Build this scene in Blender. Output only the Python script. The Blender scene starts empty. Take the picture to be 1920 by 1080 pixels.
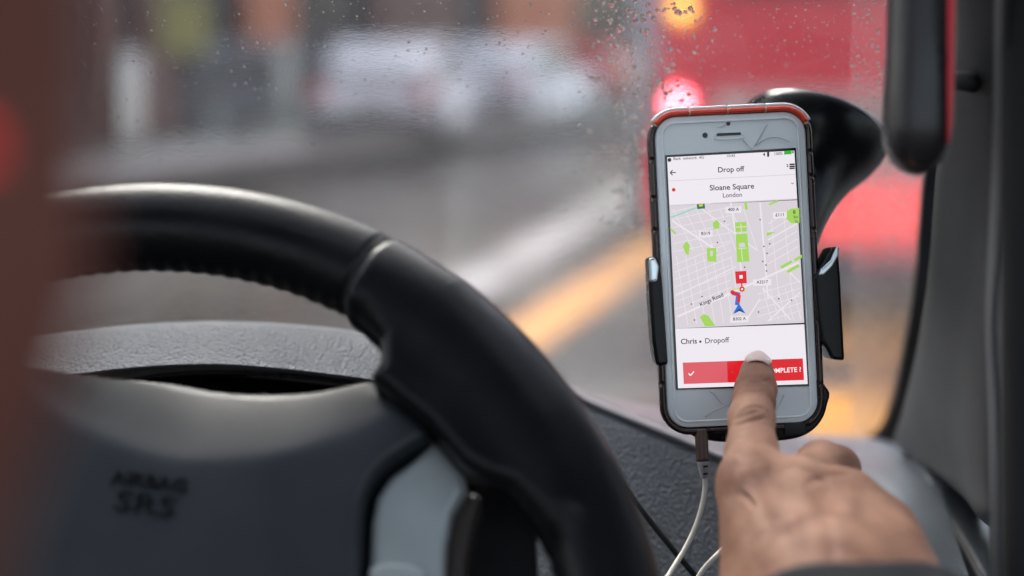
import bpy, bmesh, math, random
import numpy as np
from mathutils import Vector, Matrix
random.seed(7); rng = np.random.default_rng(7)
S = bpy.context.scene; COL = S.collection
# ------------------------------------------------------------------ camera, sky, sun, exposure
FPX = 2666.7; PITCH = math.atan(460/FPX); CAMZ = 1.45
EXPO = 1.65
cam = bpy.data.objects.new('camera', bpy.data.cameras.new('camera')); COL.objects.link(cam)
cam.location = (0, 0, CAMZ); cam.rotation_euler = (math.pi/2-PITCH, 0, 0)
cam.data.lens = 50; cam.data.sensor_width = 36; cam.data.clip_start = .02; cam.data.clip_end = 600
cam.data.dof.use_dof = True; cam.data.dof.focus_distance = .626; cam.data.dof.aperture_fstop = 2.8
S.camera = cam
w = bpy.data.worlds.new('World'); S.world = w; w.use_nodes = True
nt = w.node_tree; bg = nt.nodes['Background']; sky = nt.nodes.new('ShaderNodeTexSky')
sky.sky_type = 'NISHITA'; sky.sun_disc = False
SUN_EL, SUN_AZ = math.radians(48), math.radians(-22)
sky.sun_elevation = SUN_EL; sky.sun_rotation = SUN_AZ; sky.dust_density = 4; sky.air_density = 1.2
hs = nt.nodes.new('ShaderNodeHueSaturation'); hs.inputs['Saturation'].default_value = .55
nt.links.new(sky.outputs[0], hs.inputs['Color']); nt.links.new(hs.outputs[0], bg.inputs[0])
bg.inputs[1].default_value = .15
sl = bpy.data.lights.new('sun', 'SUN'); sl.energy = .8; sl.angle = math.radians(25); sl.color = (1, .97, .93)
so = bpy.data.objects.new('sun', sl); COL.objects.link(so)
sd = Vector((math.sin(SUN_AZ)*math.cos(SUN_EL), math.cos(SUN_AZ)*math.cos(SUN_EL), math.sin(SUN_EL)))
so.rotation_euler = sd.to_track_quat('Z', 'Y').to_euler(); so.location = (0, 0, 20)
S.view_settings.view_transform = 'Standard'; S.view_settings.look = 'None'; S.view_settings.exposure = EXPO
S.view_settings.gamma = 1; S.view_settings.use_curve_mapping = False
S.render.engine = 'CYCLES'; S.cycles.use_denoising = True
S.cycles.max_bounces = 10; S.cycles.transparent_max_bounces = 16; S.cycles.caustics_refractive = True
S.cycles.sample_clamp_indirect = 8
# ------------------------------------------------------------------ geometry helpers
CF = np.array([0, math.cos(PITCH), -math.sin(PITCH)]); CR = np.array([1., 0, 0]); CU = np.cross(CR, CF); CC = np.array([0, 0, CAMZ])
def P(px, py, d): return Vector(CC + d*CF + (px-960)/FPX*d*CR + (540-py)/FPX*d*CU)
def ray(px, py): return CF + (px-960)/FPX*CR + (540-py)/FPX*CU
def G(px, py, z=0.):
    r = ray(px, py); t = (z-CAMZ)/r[2]; return Vector(CC+t*r)
CAMROT = Matrix((Vector(CR), Vector(CU), Vector(-CF))).transposed()
def tag(o, label=None, cat=None, group=None, kind=None):
    for k, v in (('label', label), ('category', cat), ('group', group), ('kind', kind)):
        if v: o[k] = v
    return o
def empty(name, loc, rot=None):
    o = bpy.data.objects.new(name, None); COL.objects.link(o); o.empty_display_size = .05
    m = (rot.to_4x4() if rot else Matrix()); m.translation = Vector(loc); o.matrix_world = m; return o
def link(name, me, mat, parent=None, smooth=True, local=False, origin=None):
    """mesh in world coords (local=False) or in parent's coords (local=True)"""
    if smooth: me.polygons.foreach_set('use_smooth', [True]*len(me.polygons))
    o = bpy.data.objects.new(name, me); COL.objects.link(o)
    if mat: me.materials.append(mat)
    if parent:
        o.parent = parent
        if not local:
            bpy.context.view_layer.update(); me.transform(parent.matrix_world.inverted())
    elif not local:
        c = Vector(origin) if origin else sum((v.co for v in me.vertices), Vector())/max(1, len(me.vertices))
        me.transform(Matrix.Translation(-c)); o.location = c
    me.update(); return o
def mesh(name, vs, fs):
    me = bpy.data.meshes.new(name); me.from_pydata([tuple(v) for v in vs], [], [tuple(int(i) for i in f) for f in fs]); me.update()
    bm = bmesh.new(); bm.from_mesh(me); bmesh.ops.recalc_face_normals(bm, faces=bm.faces); bm.to_mesh(me); bm.free(); return me
def cr(pts, n):
    """Catmull-Rom through rows of points -> n samples per span"""
    p = np.array(pts, float); p = np.concatenate([[2*p[0]-p[1]], p, [2*p[-1]-p[-2]]]); out = []
    for i in range(1, len(p)-2):
        for t in np.linspace(0, 1, n, endpoint=False):
            out.append(.5*(2*p[i]+(p[i+1]-p[i-1])*t+(2*p[i-1]-5*p[i]+4*p[i+1]-p[i+2])*t*t+(3*p[i]-p[i-1]-3*p[i+1]+p[i+2])*t**3))
    out.append(p[-2]); return np.array(out)
def patch(rows, nu=10, nv=8, px=True, thick=0., close_u=False):
    g = np.array([[P(*q) if px else q for q in r] for r in rows], float)
    g = cr(g.reshape(len(rows), -1), nv).reshape(-1, len(rows[0]), 3)
    g = np.array([cr(r, nu) for r in g]); a, b = g.shape[:2]
    vs = g.reshape(-1, 3); fs = [(i*b+j, i*b+j+1, (i+1)*b+j+1, (i+1)*b+j) for i in range(a-1) for j in range(b-1)]
    me = bpy.data.meshes.new('surface'); me.from_pydata(vs.tolist(), [], fs); me.update(); return me
def solid(o, t, off=-1):
    m = o.modifiers.new('solid', 'SOLIDIFY'); m.thickness = t; m.offset = off; return o
def bevel(o, wd, seg=3):
    m = o.modifiers.new('bevel', 'BEVEL'); m.width = wd; m.segments = seg; m.limit_method = 'ANGLE'; m.angle_limit = .6
    return o
def prism(poly, z0, z1):
    n = len(poly); vs = [(x, y, z0) for x, y in poly]+[(x, y, z1) for x, y in poly]
    fs = [tuple(range(n)), tuple(range(n, 2*n))]+[(i, (i+1) % n, n+(i+1) % n, n+i) for i in range(n)]
    return mesh('prism', vs, fs)
def box(x0, x1, y0, y1, z0, z1): return prism([(x0, y0), (x1, y0), (x1, y1), (x0, y1)], z0, z1)
def joinm(ms):
    bm = bmesh.new()
    for m in ms: bm.from_mesh(m)
    me = bpy.data.meshes.new('joined'); bm.to_mesh(me); bm.free(); return me
def loft(rings):
    n = len(rings[0]); vs = [v for r in rings for v in r]; fs = []
    for i in range(len(rings)-1):
        for j in range(n): fs.append((i*n+j, i*n+(j+1) % n, (i+1)*n+(j+1) % n, (i+1)*n+j))
    fs.append(tuple(range(n))); fs.append(tuple(range((len(rings)-1)*n, len(rings)*n)))
    return mesh('loft', vs, fs)
def tube(pts, rad, n=12, per=8):
    p = cr([list(q) for q in pts], per); rad = np.interp(np.linspace(0, 1, len(p)), np.linspace(0, 1, len(rad)), rad) if hasattr(rad, '__len__') else [rad]*len(p); rad = [float(x) for x in rad]
    rings = []; t0 = Vector(p[1]-p[0]).normalized(); u = t0.orthogonal().normalized()
    for i in range(len(p)):
        t = Vector(p[min(i+1, len(p)-1)]-p[max(i-1, 0)]).normalized(); u = (u-t*u.dot(t)).normalized(); v = t.cross(u)
        rings.append([Vector(p[i])+rad[i]*(math.cos(a)*u+math.sin(a)*v) for a in np.linspace(0, 2*math.pi, n, endpoint=False)])
    return loft(rings)
def rrect(wd, ht, r, n=8, cx=0, cy=0):
    out = []
    for sx, sy, a0 in ((1, 1, 0), (-1, 1, 90), (-1, -1, 180), (1, -1, 270)):
        for k in range(n+1):
            a = math.radians(a0+90*k/n); out.append((cx+sx*(wd/2-r)+r*math.cos(a), cy+sy*(ht/2-r)+r*math.sin(a)))
    return out
def surface_nets(Fv, org, h):
    s = Fv < 0; nx, ny, nz = Fv.shape
    c = np.zeros((nx-1, ny-1, nz-1), np.int8)
    for i in (0, 1):
        for j in (0, 1):
            for k in (0, 1): c += s[i:nx-1+i, j:ny-1+j, k:nz-1+k]
    idx = np.argwhere((c > 0) & (c < 8)); M = len(idx); acc = np.zeros((M, 3)); cnt = np.zeros(M)
    cs = [(i, j, k) for i in (0, 1) for j in (0, 1) for k in (0, 1)]
    for a in range(8):
        for b in range(a+1, 8):
            d = np.array(cs[b])-np.array(cs[a])
            if np.abs(d).sum() != 1: continue
            A = idx+cs[a]; B = idx+cs[b]; fa = Fv[A[:, 0], A[:, 1], A[:, 2]]; fb = Fv[B[:, 0], B[:, 1], B[:, 2]]
            m = (fa < 0) != (fb < 0); t = np.where(m, fa/np.where(m, fa-fb, 1), 0)
            acc[m] += (A+t[:, None]*d)[m]; cnt[m] += 1
    V = acc/cnt[:, None]*h+org; ids = -np.ones(c.shape, int); ids[idx[:, 0], idx[:, 1], idx[:, 2]] = np.arange(M); fs = []
    for ax in range(3):
        o1, o2 = [(1, 2), (2, 0), (0, 1)][ax]
        sl0 = [slice(None)]*3; sl1 = [slice(None)]*3; sl0[ax] = slice(0, -1); sl1[ax] = slice(1, None)
        x = np.argwhere(s[tuple(sl0)] != s[tuple(sl1)]); x = x[(x[:, o1] > 0) & (x[:, o2] > 0) & (x[:, o1] < Fv.shape[o1]-1) & (x[:, o2] < Fv.shape[o2]-1)]
        neg = s[x[:, 0], x[:, 1], x[:, 2]]
        def g(a, b):
            y = x.copy(); y[:, o1] -= a; y[:, o2] -= b; return ids[y[:, 0], y[:, 1], y[:, 2]]
        q = np.stack([g(1, 1), g(0, 1), g(0, 0), g(1, 0)], 1); q[~neg] = q[~neg][:, ::-1]; fs.append(q)
    return V, np.concatenate(fs)
def nets_mesh(fn, lo, hi, h):
    lo = np.array(lo, float); hi = np.array(hi, float); n = np.ceil((hi-lo)/h).astype(int)+1
    ax = [lo[i]+h*np.arange(n[i]) for i in range(3)]; X, Y, Z = np.meshgrid(*ax, indexing='ij')
    V, Q = surface_nets(fn(X.astype(np.float32), Y.astype(np.float32), Z.astype(np.float32)), lo, h)
    me = bpy.data.meshes.new('nets'); me.vertices.add(len(V)); me.vertices.foreach_set('co', V.ravel())
    me.loops.add(Q.size); me.loops.foreach_set('vertex_index', Q.ravel().astype(np.int32))
    me.polygons.add(len(Q)); me.polygons.foreach_set('loop_start', np.arange(0, Q.size, 4, dtype=np.int32)); me.polygons.foreach_set('loop_total', np.full(len(Q), 4, np.int32))
    me.update(calc_edges=True); me.validate(); return me
def cap(X, Y, Z, a, b, ra, rb, sq=None):
    a = np.array(a); b = np.array(b); ab = b-a; t = ((X-a[0])*ab[0]+(Y-a[1])*ab[1]+(Z-a[2])*ab[2])/(ab@ab); t = np.clip(t, 0, 1)
    return np.sqrt((X-a[0]-t*ab[0])**2+(Y-a[1]-t*ab[1])**2+(Z-a[2]-t*ab[2])**2)-(ra+(rb-ra)*t)
def smin(a, b, k):
    h = np.clip(.5+.5*(b-a)/k, 0, 1); return b+(a-b)*h-k*h*(1-h)
# ------------------------------------------------------------------ material helpers
def mat(name, col, rough=.5, metal=0., spec=.5, trans=0., ior=1.45, emit=None, es=1., coat=0., sheen=0., sss=0.):
    m = bpy.data.materials.new(name); m.use_nodes = True; b = m.node_tree.nodes['Principled BSDF']
    b.inputs['Base Color'].default_value = (*col, 1); b.inputs['Roughness'].default_value = rough; b.inputs['Metallic'].default_value = metal
    b.inputs['Specular IOR Level'].default_value = spec; b.inputs['Transmission Weight'].default_value = trans; b.inputs['IOR'].default_value = ior
    b.inputs['Coat Weight'].default_value = coat; b.inputs['Sheen Weight'].default_value = sheen
    if sss: b.inputs['Subsurface Weight'].default_value = sss; b.inputs['Subsurface Radius'].default_value = (.004, .0015, .001); b.inputs['Subsurface Scale'].default_value = 1
    if emit: b.inputs['Emission Color'].default_value = (*emit, 1); b.inputs['Emission Strength'].default_value = es
    return m
def N(m, t, **kw):
    n = m.node_tree.nodes.new(t)
    for k, v in kw.items():
        if k in n.inputs: n.inputs[k].default_value = v
        else: setattr(n, k, v)
    return n
def L(m, a, b): m.node_tree.links.new(a, b)
def coords(m, scale=1., obj=True):
    t = N(m, 'ShaderNodeTexCoord'); mp = N(m, 'ShaderNodeMapping'); mp.inputs['Scale'].default_value = (scale,)*3 if not hasattr(scale, '__len__') else scale
    L(m, t.outputs['Object'], mp.inputs[0]); return mp.outputs[0]
def bumpify(m, scale, strength, dist, kind='noise', mottle=0., rv=0., second=None):
    b = m.node_tree.nodes['Principled BSDF']; c = coords(m)
    if kind == 'grain':
        v = N(m, 'ShaderNodeTexVoronoi', feature='SMOOTH_F1'); v.inputs['Scale'].default_value = scale; v.inputs['Smoothness'].default_value = .15
        nz = N(m, 'ShaderNodeTexNoise'); nz.inputs['Scale'].default_value = scale*.5; nz.inputs['Detail'].default_value = 3
        mx = N(m, 'ShaderNodeVectorMath', operation='MULTIPLY_ADD'); mx.inputs[1].default_value = (.35/scale,)*3
        L(m, nz.outputs['Color'], mx.inputs[0]); L(m, c, mx.inputs[2]); L(m, mx.outputs[0], v.inputs['Vector']); h = v.outputs['Distance']; inv = True
    else:
        v = N(m, 'ShaderNodeTexNoise'); v.inputs['Scale'].default_value = scale; v.inputs['Detail'].default_value = 6; L(m, c, v.inputs['Vector']); h = v.outputs['Fac']; inv = False
    bp = N(m, 'ShaderNodeBump', invert=inv); bp.inputs['Strength'].default_value = strength; bp.inputs['Distance'].default_value = dist
    L(m, h, bp.inputs['Height']); L(m, bp.outputs[0], b.inputs['Normal'])
    if mottle or rv:
        n2 = N(m, 'ShaderNodeTexNoise'); n2.inputs['Scale'].default_value = second or scale*.12; n2.inputs['Detail'].default_value = 5; L(m, c, n2.inputs['Vector'])
        if mottle:
            col = b.inputs['Base Color'].default_value[:]; r = N(m, 'ShaderNodeMix', data_type='RGBA')
            r.inputs[6].default_value = tuple(x*(1-mottle) for x in col[:3])+(1,); r.inputs[7].default_value = tuple(min(1, x*(1+mottle)) for x in col[:3])+(1,)
            L(m, n2.outputs['Fac'], r.inputs[0]); L(m, r.outputs[2], b.inputs['Base Color'])
        if rv:
            ro = b.inputs['Roughness'].default_value; mr = N(m, 'ShaderNodeMapRange'); mr.inputs[1].default_value = .3; mr.inputs[2].default_value = .7
            mr.inputs[3].default_value = max(.03, ro-rv); mr.inputs[4].default_value = min(1, ro+rv); L(m, n2.outputs['Fac'], mr.inputs[0]); L(m, mr.outputs[0], b.inputs['Roughness'])
    return m
def glow(name, col, s): return mat(name, (.01, .01, .01), rough=.25, emit=col, es=s)
M = {}
M['leather'] = bumpify(mat('black leather', (.005, .005, .006), .33, spec=.2), 420, .25, .0004, 'grain', .15, .06, 30)
M['pad'] = bumpify(mat('hub pad soft plastic', (.017, .020, .024), .46, spec=.42), 900, .3, .0003, 'noise', .12, .06, 40)
M['black'] = bumpify(mat('black plastic', (.007, .007, .008), .35, spec=.3), 700, .15, .0002, 'noise', .1, .08, 30)
M['gloss'] = bumpify(mat('glossy black rubber', (.005, .005, .006), .27, spec=.22), 200, .06, .0003, 'noise', .1, .06, 40)
M['silver'] = bumpify(mat('satin silver paint', (.32, .35, .35), .38, metal=.35), 600, .08, .0001, 'noise', .05, .05, 40)
M['grain'] = bumpify(mat('grained dashboard', (.10, .107, .12), .58, spec=.4), 540, 1., .0012, 'grain', .08, .04, 30)
M['grain_d'] = bumpify(mat('grained dark dashboard', (.17, .18, .195), .5), 520, 1., .0009, 'grain', .12, .04, 30)
M['dashtop'] = bumpify(mat('pale dashboard top', (.15, .17, .195), .32), 500, .5, .0005, 'grain', .1, .05, 12)
M['pillar'] = bumpify(mat('grey pillar trim', (.048, .048, .051), .6), 900, .3, .0003, 'noise', .12, .05, 20)
M['pillar_l'] = bumpify(mat('light grey trim', (.085, .09, .096), .55), 900, .3, .0003, 'noise', .12, .05, 20)
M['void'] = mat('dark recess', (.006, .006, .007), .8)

# ------------------------------------------------------------------ street
asph = mat('wet asphalt', (.06, .054, .047), .3, spec=.4, coat=.1)
bumpify(asph, 60, .35, .01, 'noise', .35, .22, .5)
def sheet(name, poly, z, m, parent=None, **kw):
    me = mesh('sheet', [(x, y, z) for x, y in poly], [tuple(range(len(poly)))]); return link(name, me, m, parent, smooth=False, **kw)
road = tag(sheet('road', [(-120, -60), (160, -60), (160, 260), (-120, 260)], 0, asph), 'wet grey asphalt street seen through the windscreen', kind='structure')
k0, k1 = G(190, 338, .12), G(1150, 222, .12); b0, b1 = G(190, 284, .12), G(1150, 178, .12)
def ext(a, b, t): return a+(b-a)*t
ka, kb = ext(k0, k1, -2.5), ext(k0, k1, 2.6); ba, bb = ext(b0, b1, -2.5), ext(b0, b1, 2.6)
pav = bumpify(mat('wet paving', (.72, .71, .64), .35, coat=.3), 25, .3, .01, 'noise', .25, .2, 1.2)
me = prism([(ka.x, ka.y), (kb.x, kb.y), (bb.x, bb.y), (ba.x, ba.y)], .0, .12)
tag(link('pavement', me, pav, smooth=False), 'pale wet pavement along the far side of the street', kind='structure')
kd = (kb-ka).normalized(); kn = Vector((-kd.y, kd.x, 0))
kerbm = bumpify(mat('kerb stone', (.5, .49, .46), .5), 30, .3, .01, 'noise', .2, .1, 2)
kerb = tag(empty('kerb', ka), 'pale stone kerb edging the far pavement', kind='structure')
nst = 60; base_k = box(0, (kb-ka).length/nst-.012, -.16, -.004, 0, .125)
for i in range(nst):
    o = bpy.data.objects.new('kerbstone', base_k); COL.objects.link(o); o.parent = kerb
    if i == 0: base_k.materials.append(kerbm)
    o.matrix_basis = Matrix.Translation(kd*((kb-ka).length/nst*i))@Matrix.Rotation(math.atan2(kd.y, kd.x), 4, 'Z')
def worn(m, lo=.48, hi=.75):
    b = m.node_tree.nodes['Principled BSDF']; src = b.inputs['Base Color'].links[0].from_socket; no = N(m, 'ShaderNodeTexNoise'); no.inputs['Scale'].default_value = 1.3; no.inputs['Detail'].default_value = 6; no.inputs['Roughness'].default_value = .65
    L(m, coords(m), no.inputs['Vector']); rg = N(m, 'ShaderNodeMapRange'); rg.inputs[1].default_value = lo; rg.inputs[2].default_value = hi; L(m, no.outputs['Fac'], rg.inputs[0])
    mx = N(m, 'ShaderNodeMix', data_type='RGBA'); mx.inputs[7].default_value = (.09, .08, .07, 1); L(m, rg.outputs[0], mx.inputs[0]); L(m, src, mx.inputs[6]); L(m, mx.outputs[2], b.inputs['Base Color'])
    return m
def marking(name, pxs, m, label, z=.004):
    p = [G(*q) for q in pxs]
    me = mesh('m', [(v.x, v.y, z) for v in p], [tuple(range(len(p)))]); return tag(link(name, me, m, smooth=False), label, kind='structure')
wp = bumpify(mat('white road paint', (.5, .5, .51), .5), 40, .3, .004, 'noise', .25, .15, 4)
yp = bumpify(mat('yellow line and reflection', (.72, .33, .07), .5), 40, .3, .004, 'noise', .25, .15, 4)
worn(wp, .4, .68); worn(yp)
marking('white_road_line', [(720, 590), (1250, 302), (1275, 330), (800, 620)], wp, 'broad white painted line running diagonally up the wet road')
marking('yellow_road_line', [(930, 625), (1290, 400), (1330, 428), (985, 672)], yp, 'broad yellow painted line beside the white line on the wet road')
marking('amber_road_glow', [(1500, 545), (1730, 565), (1725, 690), (1500, 665)], yp, 'amber lamp reflection painted on the road right of the phone')  # orange lamp reflection on wet road, laid down as colour
marking('amber_road_streak', [(1500, 730), (1700, 745), (1700, 860), (1480, 850)], yp, 'amber lamp reflection painted on the road below the phone clamp')  # second lamp reflection, also coloured onto the road

# facade along the back of the pavement
fd = (bb-ba).normalized(); fn = Vector((-fd.y, fd.x, 0)); FO = ba+fn*.02
def fs(px):
    r = Vector(ray(px, 80)); A = Vector((0, 0, CAMZ)); t = (FO-A).dot(fn)/r.dot(fn); return (A+r*t-FO).dot(fd)
def frame(s, z=.12):
    m = Matrix((fd, fn, Vector((0, 0, 1)))).transposed().to_4x4(); m.translation = FO+fd*s+Vector((0, 0, z)); return m
brick = bumpify(mat('dark brick', (.10, .042, .032), .7), 14, .4, .02, 'noise', .3, .1, 2)
rust = bumpify(mat('orange terracotta', (.42, .13, .055), .6), 14, .3, .02, 'noise', .2, .1, 2)
stone = bumpify(mat('grey render', (.04, .037, .04), .7), 10, .3, .02, 'noise', .25, .1, 2)
dark = bumpify(mat('navy shop paint', (.012, .015, .024), .4), 20, .2, .01, 'noise', .2, .1, 2)
glassd = mat('dark window glass', (.01, .012, .018), .1, spec=.5)
cream = bumpify(mat('cream paint', (.5, .45, .36), .5), 20, .2, .01, 'noise', .2, .1, 3)
def building(name, x0, x1, wall, label, bays):
    s0, s1 = fs(x0), fs(x1); e = empty(name, (0, 0, 0)); e.matrix_world = frame(s0); W = s1-s0; e_ = e
    tag(e, label, 'building')
    def part(nm, me, m, par=e): o = link(nm, me, m, par, smooth=False, local=True); return o
    part('wall', box(.004, W-.004, .35, 9, 0, 12), wall)
    part('cornice', box(0, W, .05, .349, 3.4, 3.8), wall)
    for (a, b, kind) in bays:
        a_, b_ = fs(a)-s0, fs(b)-s0
        if kind == 'win':
            f = part('window', joinm([box(a_, a_+.1, .1, .33, .5, 3.3), box(b_-.1, b_, .1, .33, .5, 3.3), box(a_+.1, b_-.1, .1, .33, 3.2, 3.3), box(a_+.1, b_-.1, .1, .33, .5, .6)]), dark)
            part('pane', box(a_+.1, b_-.1, .2, .23, .6, 3.2), glassd, f); part('stall_riser', box(a_, b_, .12, .34, 0, .49), dark)
        elif kind == 'door':
            d = part('door', box(a_+.05, b_-.05, .2, .3, 0, 2.4), dark); part('handle', tube([(b_-.2, .17, .9), (b_-.2, .17, 1.3)], .02, per=2), M['silver'], d)
        else:
            part('pilaster', box(a_, b_, .0, .34, 0, 3.39), {'rust': rust, 'brick': brick, 'stone': stone, 'cream': cream}[kind])
    n = max(1, int(W/2.6))
    for i in range(n):
        c = W*(i+.5)/n; wd = .55
        for z in (4.4, 8.2):
            f = part('window', joinm([box(c-wd, c-wd+.08, .25, .345, z, z+1.9), box(c+wd-.08, c+wd, .25, .345, z, z+1.9), box(c-wd+.08, c+wd-.08, .25, .345, z+1.8, z+1.9), box(c-wd+.08, c+wd-.08, .25, .345, z, z+.1)]), cream)
            part('pane', box(c-wd+.08, c+wd-.08, .3, .33, z+.1, z+1.8), glassd, f)
building('brick_building', -900, 170, brick, 'dark brown brick building furthest left, mostly behind the blurred seat', [(-100, -20, 'stone'), (-20, 150, 'win')])
building('shop_building', 170, 470, stone, 'grey shopfront with navy windows above the pale pavement at left', [(170, 215, 'brick'), (215, 260, 'door'), (262, 330, 'brick'), (332, 462, 'win')])
building('rust_pillar_building', 470, 710, stone, 'dark shopfront with an orange terracotta pillar, behind the pale board', [(472, 552, 'rust'), (556, 700, 'win')])
building('terraced_building', 710, 900, brick, 'brown brick shopfront behind the white car parked on the left', [(712, 860, 'brick'), (862, 898, 'win')])
building('corner_building', 900, 1700, brick, 'reddish brick shopfront at right end of the row, next to the bus', [(900, 940, 'door'), (942, 1080, 'rust'), (1082, 1200, 'win'), (1202, 1400, 'brick')])

def on_pav(px, py, z=.12): return G(px, py, z)
board = tag(empty('pavement_board', on_pav(520, 250)), 'pale upright board standing on the pavement below the orange pillar', 'sign board')
bw = mat('weathered white board', (.62, .61, .55), .5)
link('panel', loft([[Vector((x, y-.12, z)) for x, y in rrect(.62, .06, .02, 3)] for z in (0, .9, 1.2)]), bw, board, local=True)
link('strut', loft([[Vector((x, y+.12+.1*(1-z), z)) for x, y in rrect(.5, .03, .01, 3)] for z in (0, 1.1)]), dark, board, local=True)
post = tag(empty('white_post', on_pav(240, 285)), 'white upright post in front of the grey shopfront at far left', 'post')
link('shaft', tube([(0, 0, 0), (0, 0, 1.2)], .2, 20, 2), bw, post, local=True); link('base', tube([(0, 0, 0), (0, 0, .12)], .27, 20, 2), stone, post, local=True)
sg = tag(empty('hanging_sign', Vector(frame(fs(305), 1.75)@Vector((0, -.5, 0, 1))) if False else (frame(fs(305), 1.2)@Vector((0, -.35, 0)))), 'small olive yellow sign sticking out from the grey shopfront', 'shop sign')
link('panel', box(-.3, .3, -.04, .04, .0, .75), mat('olive sign paint', (.3, .28, .08), .5), sg, local=True, smooth=False)
link('bracket', box(-.02, .02, .04, .9, .68, .72), dark, sg, local=True, smooth=False)

def car(name, px, py, heading, paint, label, cat='car', van=False, lit=False, group=None):
    e = empty(name, G(px, py), Matrix.Rotation(heading, 3, 'Z')); tag(e, label, cat, group)
    h = 2.0 if van else 1.46; Lc = 4.6 if van else 4.1; hw = .88
    pf = [(0, .3), (0, .62), (.05, .85), (.95, .98), (1.5, h-.06), (1.8, h), (Lc-.9, h), (Lc-.25, h-.35 if not van else h-.03), (Lc, .95), (Lc, .3)]
    def ring(x, inset): return None
    secs = []
    for y, k, dz in ((-hw, .9, .12), (-hw+.1, 1, 0), (hw-.1, 1, 0), (hw, .9, .12)):
        secs.append([Vector((x, y*(1 if z < .9 else .84), .3+(z-.3)*(1 if k == 1 else .93)+.0)) for x, z in pf])
    body = link('body', loft(secs), paint, e, local=True); bevel(body, .06, 3)
    gl = M['carglass']
    for sy in (-1, 1):
        pts = [(1.2, 1.0), (1.62, h-.12), (Lc-1.0, h-.12), (Lc-.45, 1.0)]
        me = mesh('w', [(x, sy*(hw*(.93 if z < 1.1 else .86)+.015), z) for x, z in pts]+[(x, sy*(hw*(.93 if z < 1.1 else .86)-.04), z) for x, z in pts], [(0, 1, 2, 3), (4, 5, 6, 7), (0, 1, 5, 4), (1, 2, 6, 5), (2, 3, 7, 6), (3, 0, 4, 7)])
        link('side_window', me, gl, e, local=True, smooth=False)
    def pane(nm, a, b):
        wv = .7; vs = []
        for (x, z, dx) in (a, b):
            for y in (-wv, wv): vs += [(x+dx, y, z+.01), (x-dx*.3, y, z-.02)]
        me = mesh('p', vs, [(0, 2, 6, 4), (1, 3, 7, 5), (0, 1, 5, 4), (2, 3, 7, 6), (0, 1, 3, 2), (4, 5, 7, 6)]); link(nm, me, gl, e, local=True, smooth=False)
    pane('windscreen', (1.02, 1.02, -.03), (1.5, h-.1, -.03)); pane('rear_window', (Lc-.03, 1.0, .04), (Lc-.27, h-.38 if not van else h-.2, .04))
    for x in (.8, Lc-.8):
        for sy in (-1, 1):
            wv = tube([(x, sy*.72, .32), (x, sy*.9, .32)], .32, 24, 2); wo = link('wheel', wv, M['black'], e, local=True); link('hubcap', tube([(x, sy*.9, .32), (x, sy*.915, .32)], .19, 16, 2), M['silver'], wo, local=True)
    for sy in (-1, 1):
        link('tail_lamp', box(Lc-.02, Lc+.04, sy*.72-.12, sy*.72+.12, .72, .9), M['redlens'], e, local=True, smooth=False)
        link('headlamp', box(-.03, .02, sy*.68-.16, sy*.68+.16, .6, .76), M['clearlens'], e, local=True, smooth=False)
    link('bumper', box(Lc-.05, Lc+.08, -.86, .86, .32, .52), M['black'], e, local=True, smooth=False)
    link('number_plate', box(Lc+.081, Lc+.09, -.26, .26, .56, .68), pm0, e, local=True, smooth=False)
    return e
pm0 = mat('pale plate', (.4, .4, .38), .4)
M['carglass'] = mat('car window glass', (.015, .017, .02), .1, spec=.25)
M['redlens'] = mat('red lamp lens', (.5, .01, .01), .15); M['clearlens'] = mat('clear lamp lens', (.7, .7, .7), .1)
wc = mat('white car paint', (.8, .8, .84), .45); gc = mat('grey car paint', (.09, .1, .115), .35, coat=.6); rc = mat('red car paint', (.5, .03, .04), .25, coat=.6)
hd = math.atan2(kd.y, kd.x)
car('white_car', 800, 250, -math.pi/2-.12, wc, 'white car seen from the rear between the pale board and the dark window', group='cars parked along the far kerb')
car('white_car', 1040, 222, -math.pi/2-.35, wc, 'white car furthest up the street, next to the red car', group='cars parked along the far kerb')
car('grey_car', 645, 250, -math.pi/2-.7, gc, 'dull grey car just right of the pale board', group='cars parked along the far kerb')
car('red_car', 1140, 196, -math.pi/2-.2, rc, 'small dark red car beyond the second white car', group='cars parked along the far kerb')

# bus ahead on the right
bus = tag(empty('bus', (0, 0, 0)), 'red bus with lit brake lamp filling the glass behind the phone', 'bus')
BY = 7.4; bx0 = (1232-960)/FPX*BY/math.cos(PITCH)*.99; bx1 = bx0+2.5
bus.matrix_world = Matrix.Translation((bx0, BY, 0))@Matrix.Rotation(math.radians(-6), 4, 'Z')
busred = bumpify(mat('bus red paint', (.72, .02, .045), .25, coat=.5), 8, .1, .01, 'noise', .12, .1, 1.5)
def bp(nm, me, m, par=None): return link(nm, me, m, par or bus, local=True, smooth=False)
bevel(bp('body', box(0, 2.5, 0, 10, .42, 4.2), busred), .12, 4)
bp('bumper', box(.03, 2.47, -.07, .3, .2, .415), bumpify(mat('bumper grey', (.08, .06, .07), .5), 20, .3, .01, 'noise', .3))
rw = bp('rear_window', box(.35, 2.15, -.012, .03, 1.75, 2.55), M['carglass']); bp('window_frame', joinm([box(.3, .345, -.03, .03, 1.7, 2.6), box(2.155, 2.2, -.03, .03, 1.7, 2.6), box(.345, 2.155, -.03, .03, 2.555, 2.6), box(.345, 2.155, -.03, .03, 1.7, 1.745)]), M['black'], rw)
bp('rear_window', box(.35, 2.15, -.012, .03, 3.1, 3.9), M['carglass'])
bp('glare_panel', box(.28, 2.25, -.015, -.0005, .76, 1.2), mat('pale pink glare', (.62, .42, .38), .4))  # pink glare of the wet glass painted as a panel on the bus
for z in (.86, .94, 1.02, 1.1): bp('grille_slat', box(.45, 2.1, -.035, -.017, z, z+.025), M['carglass'])
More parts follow.
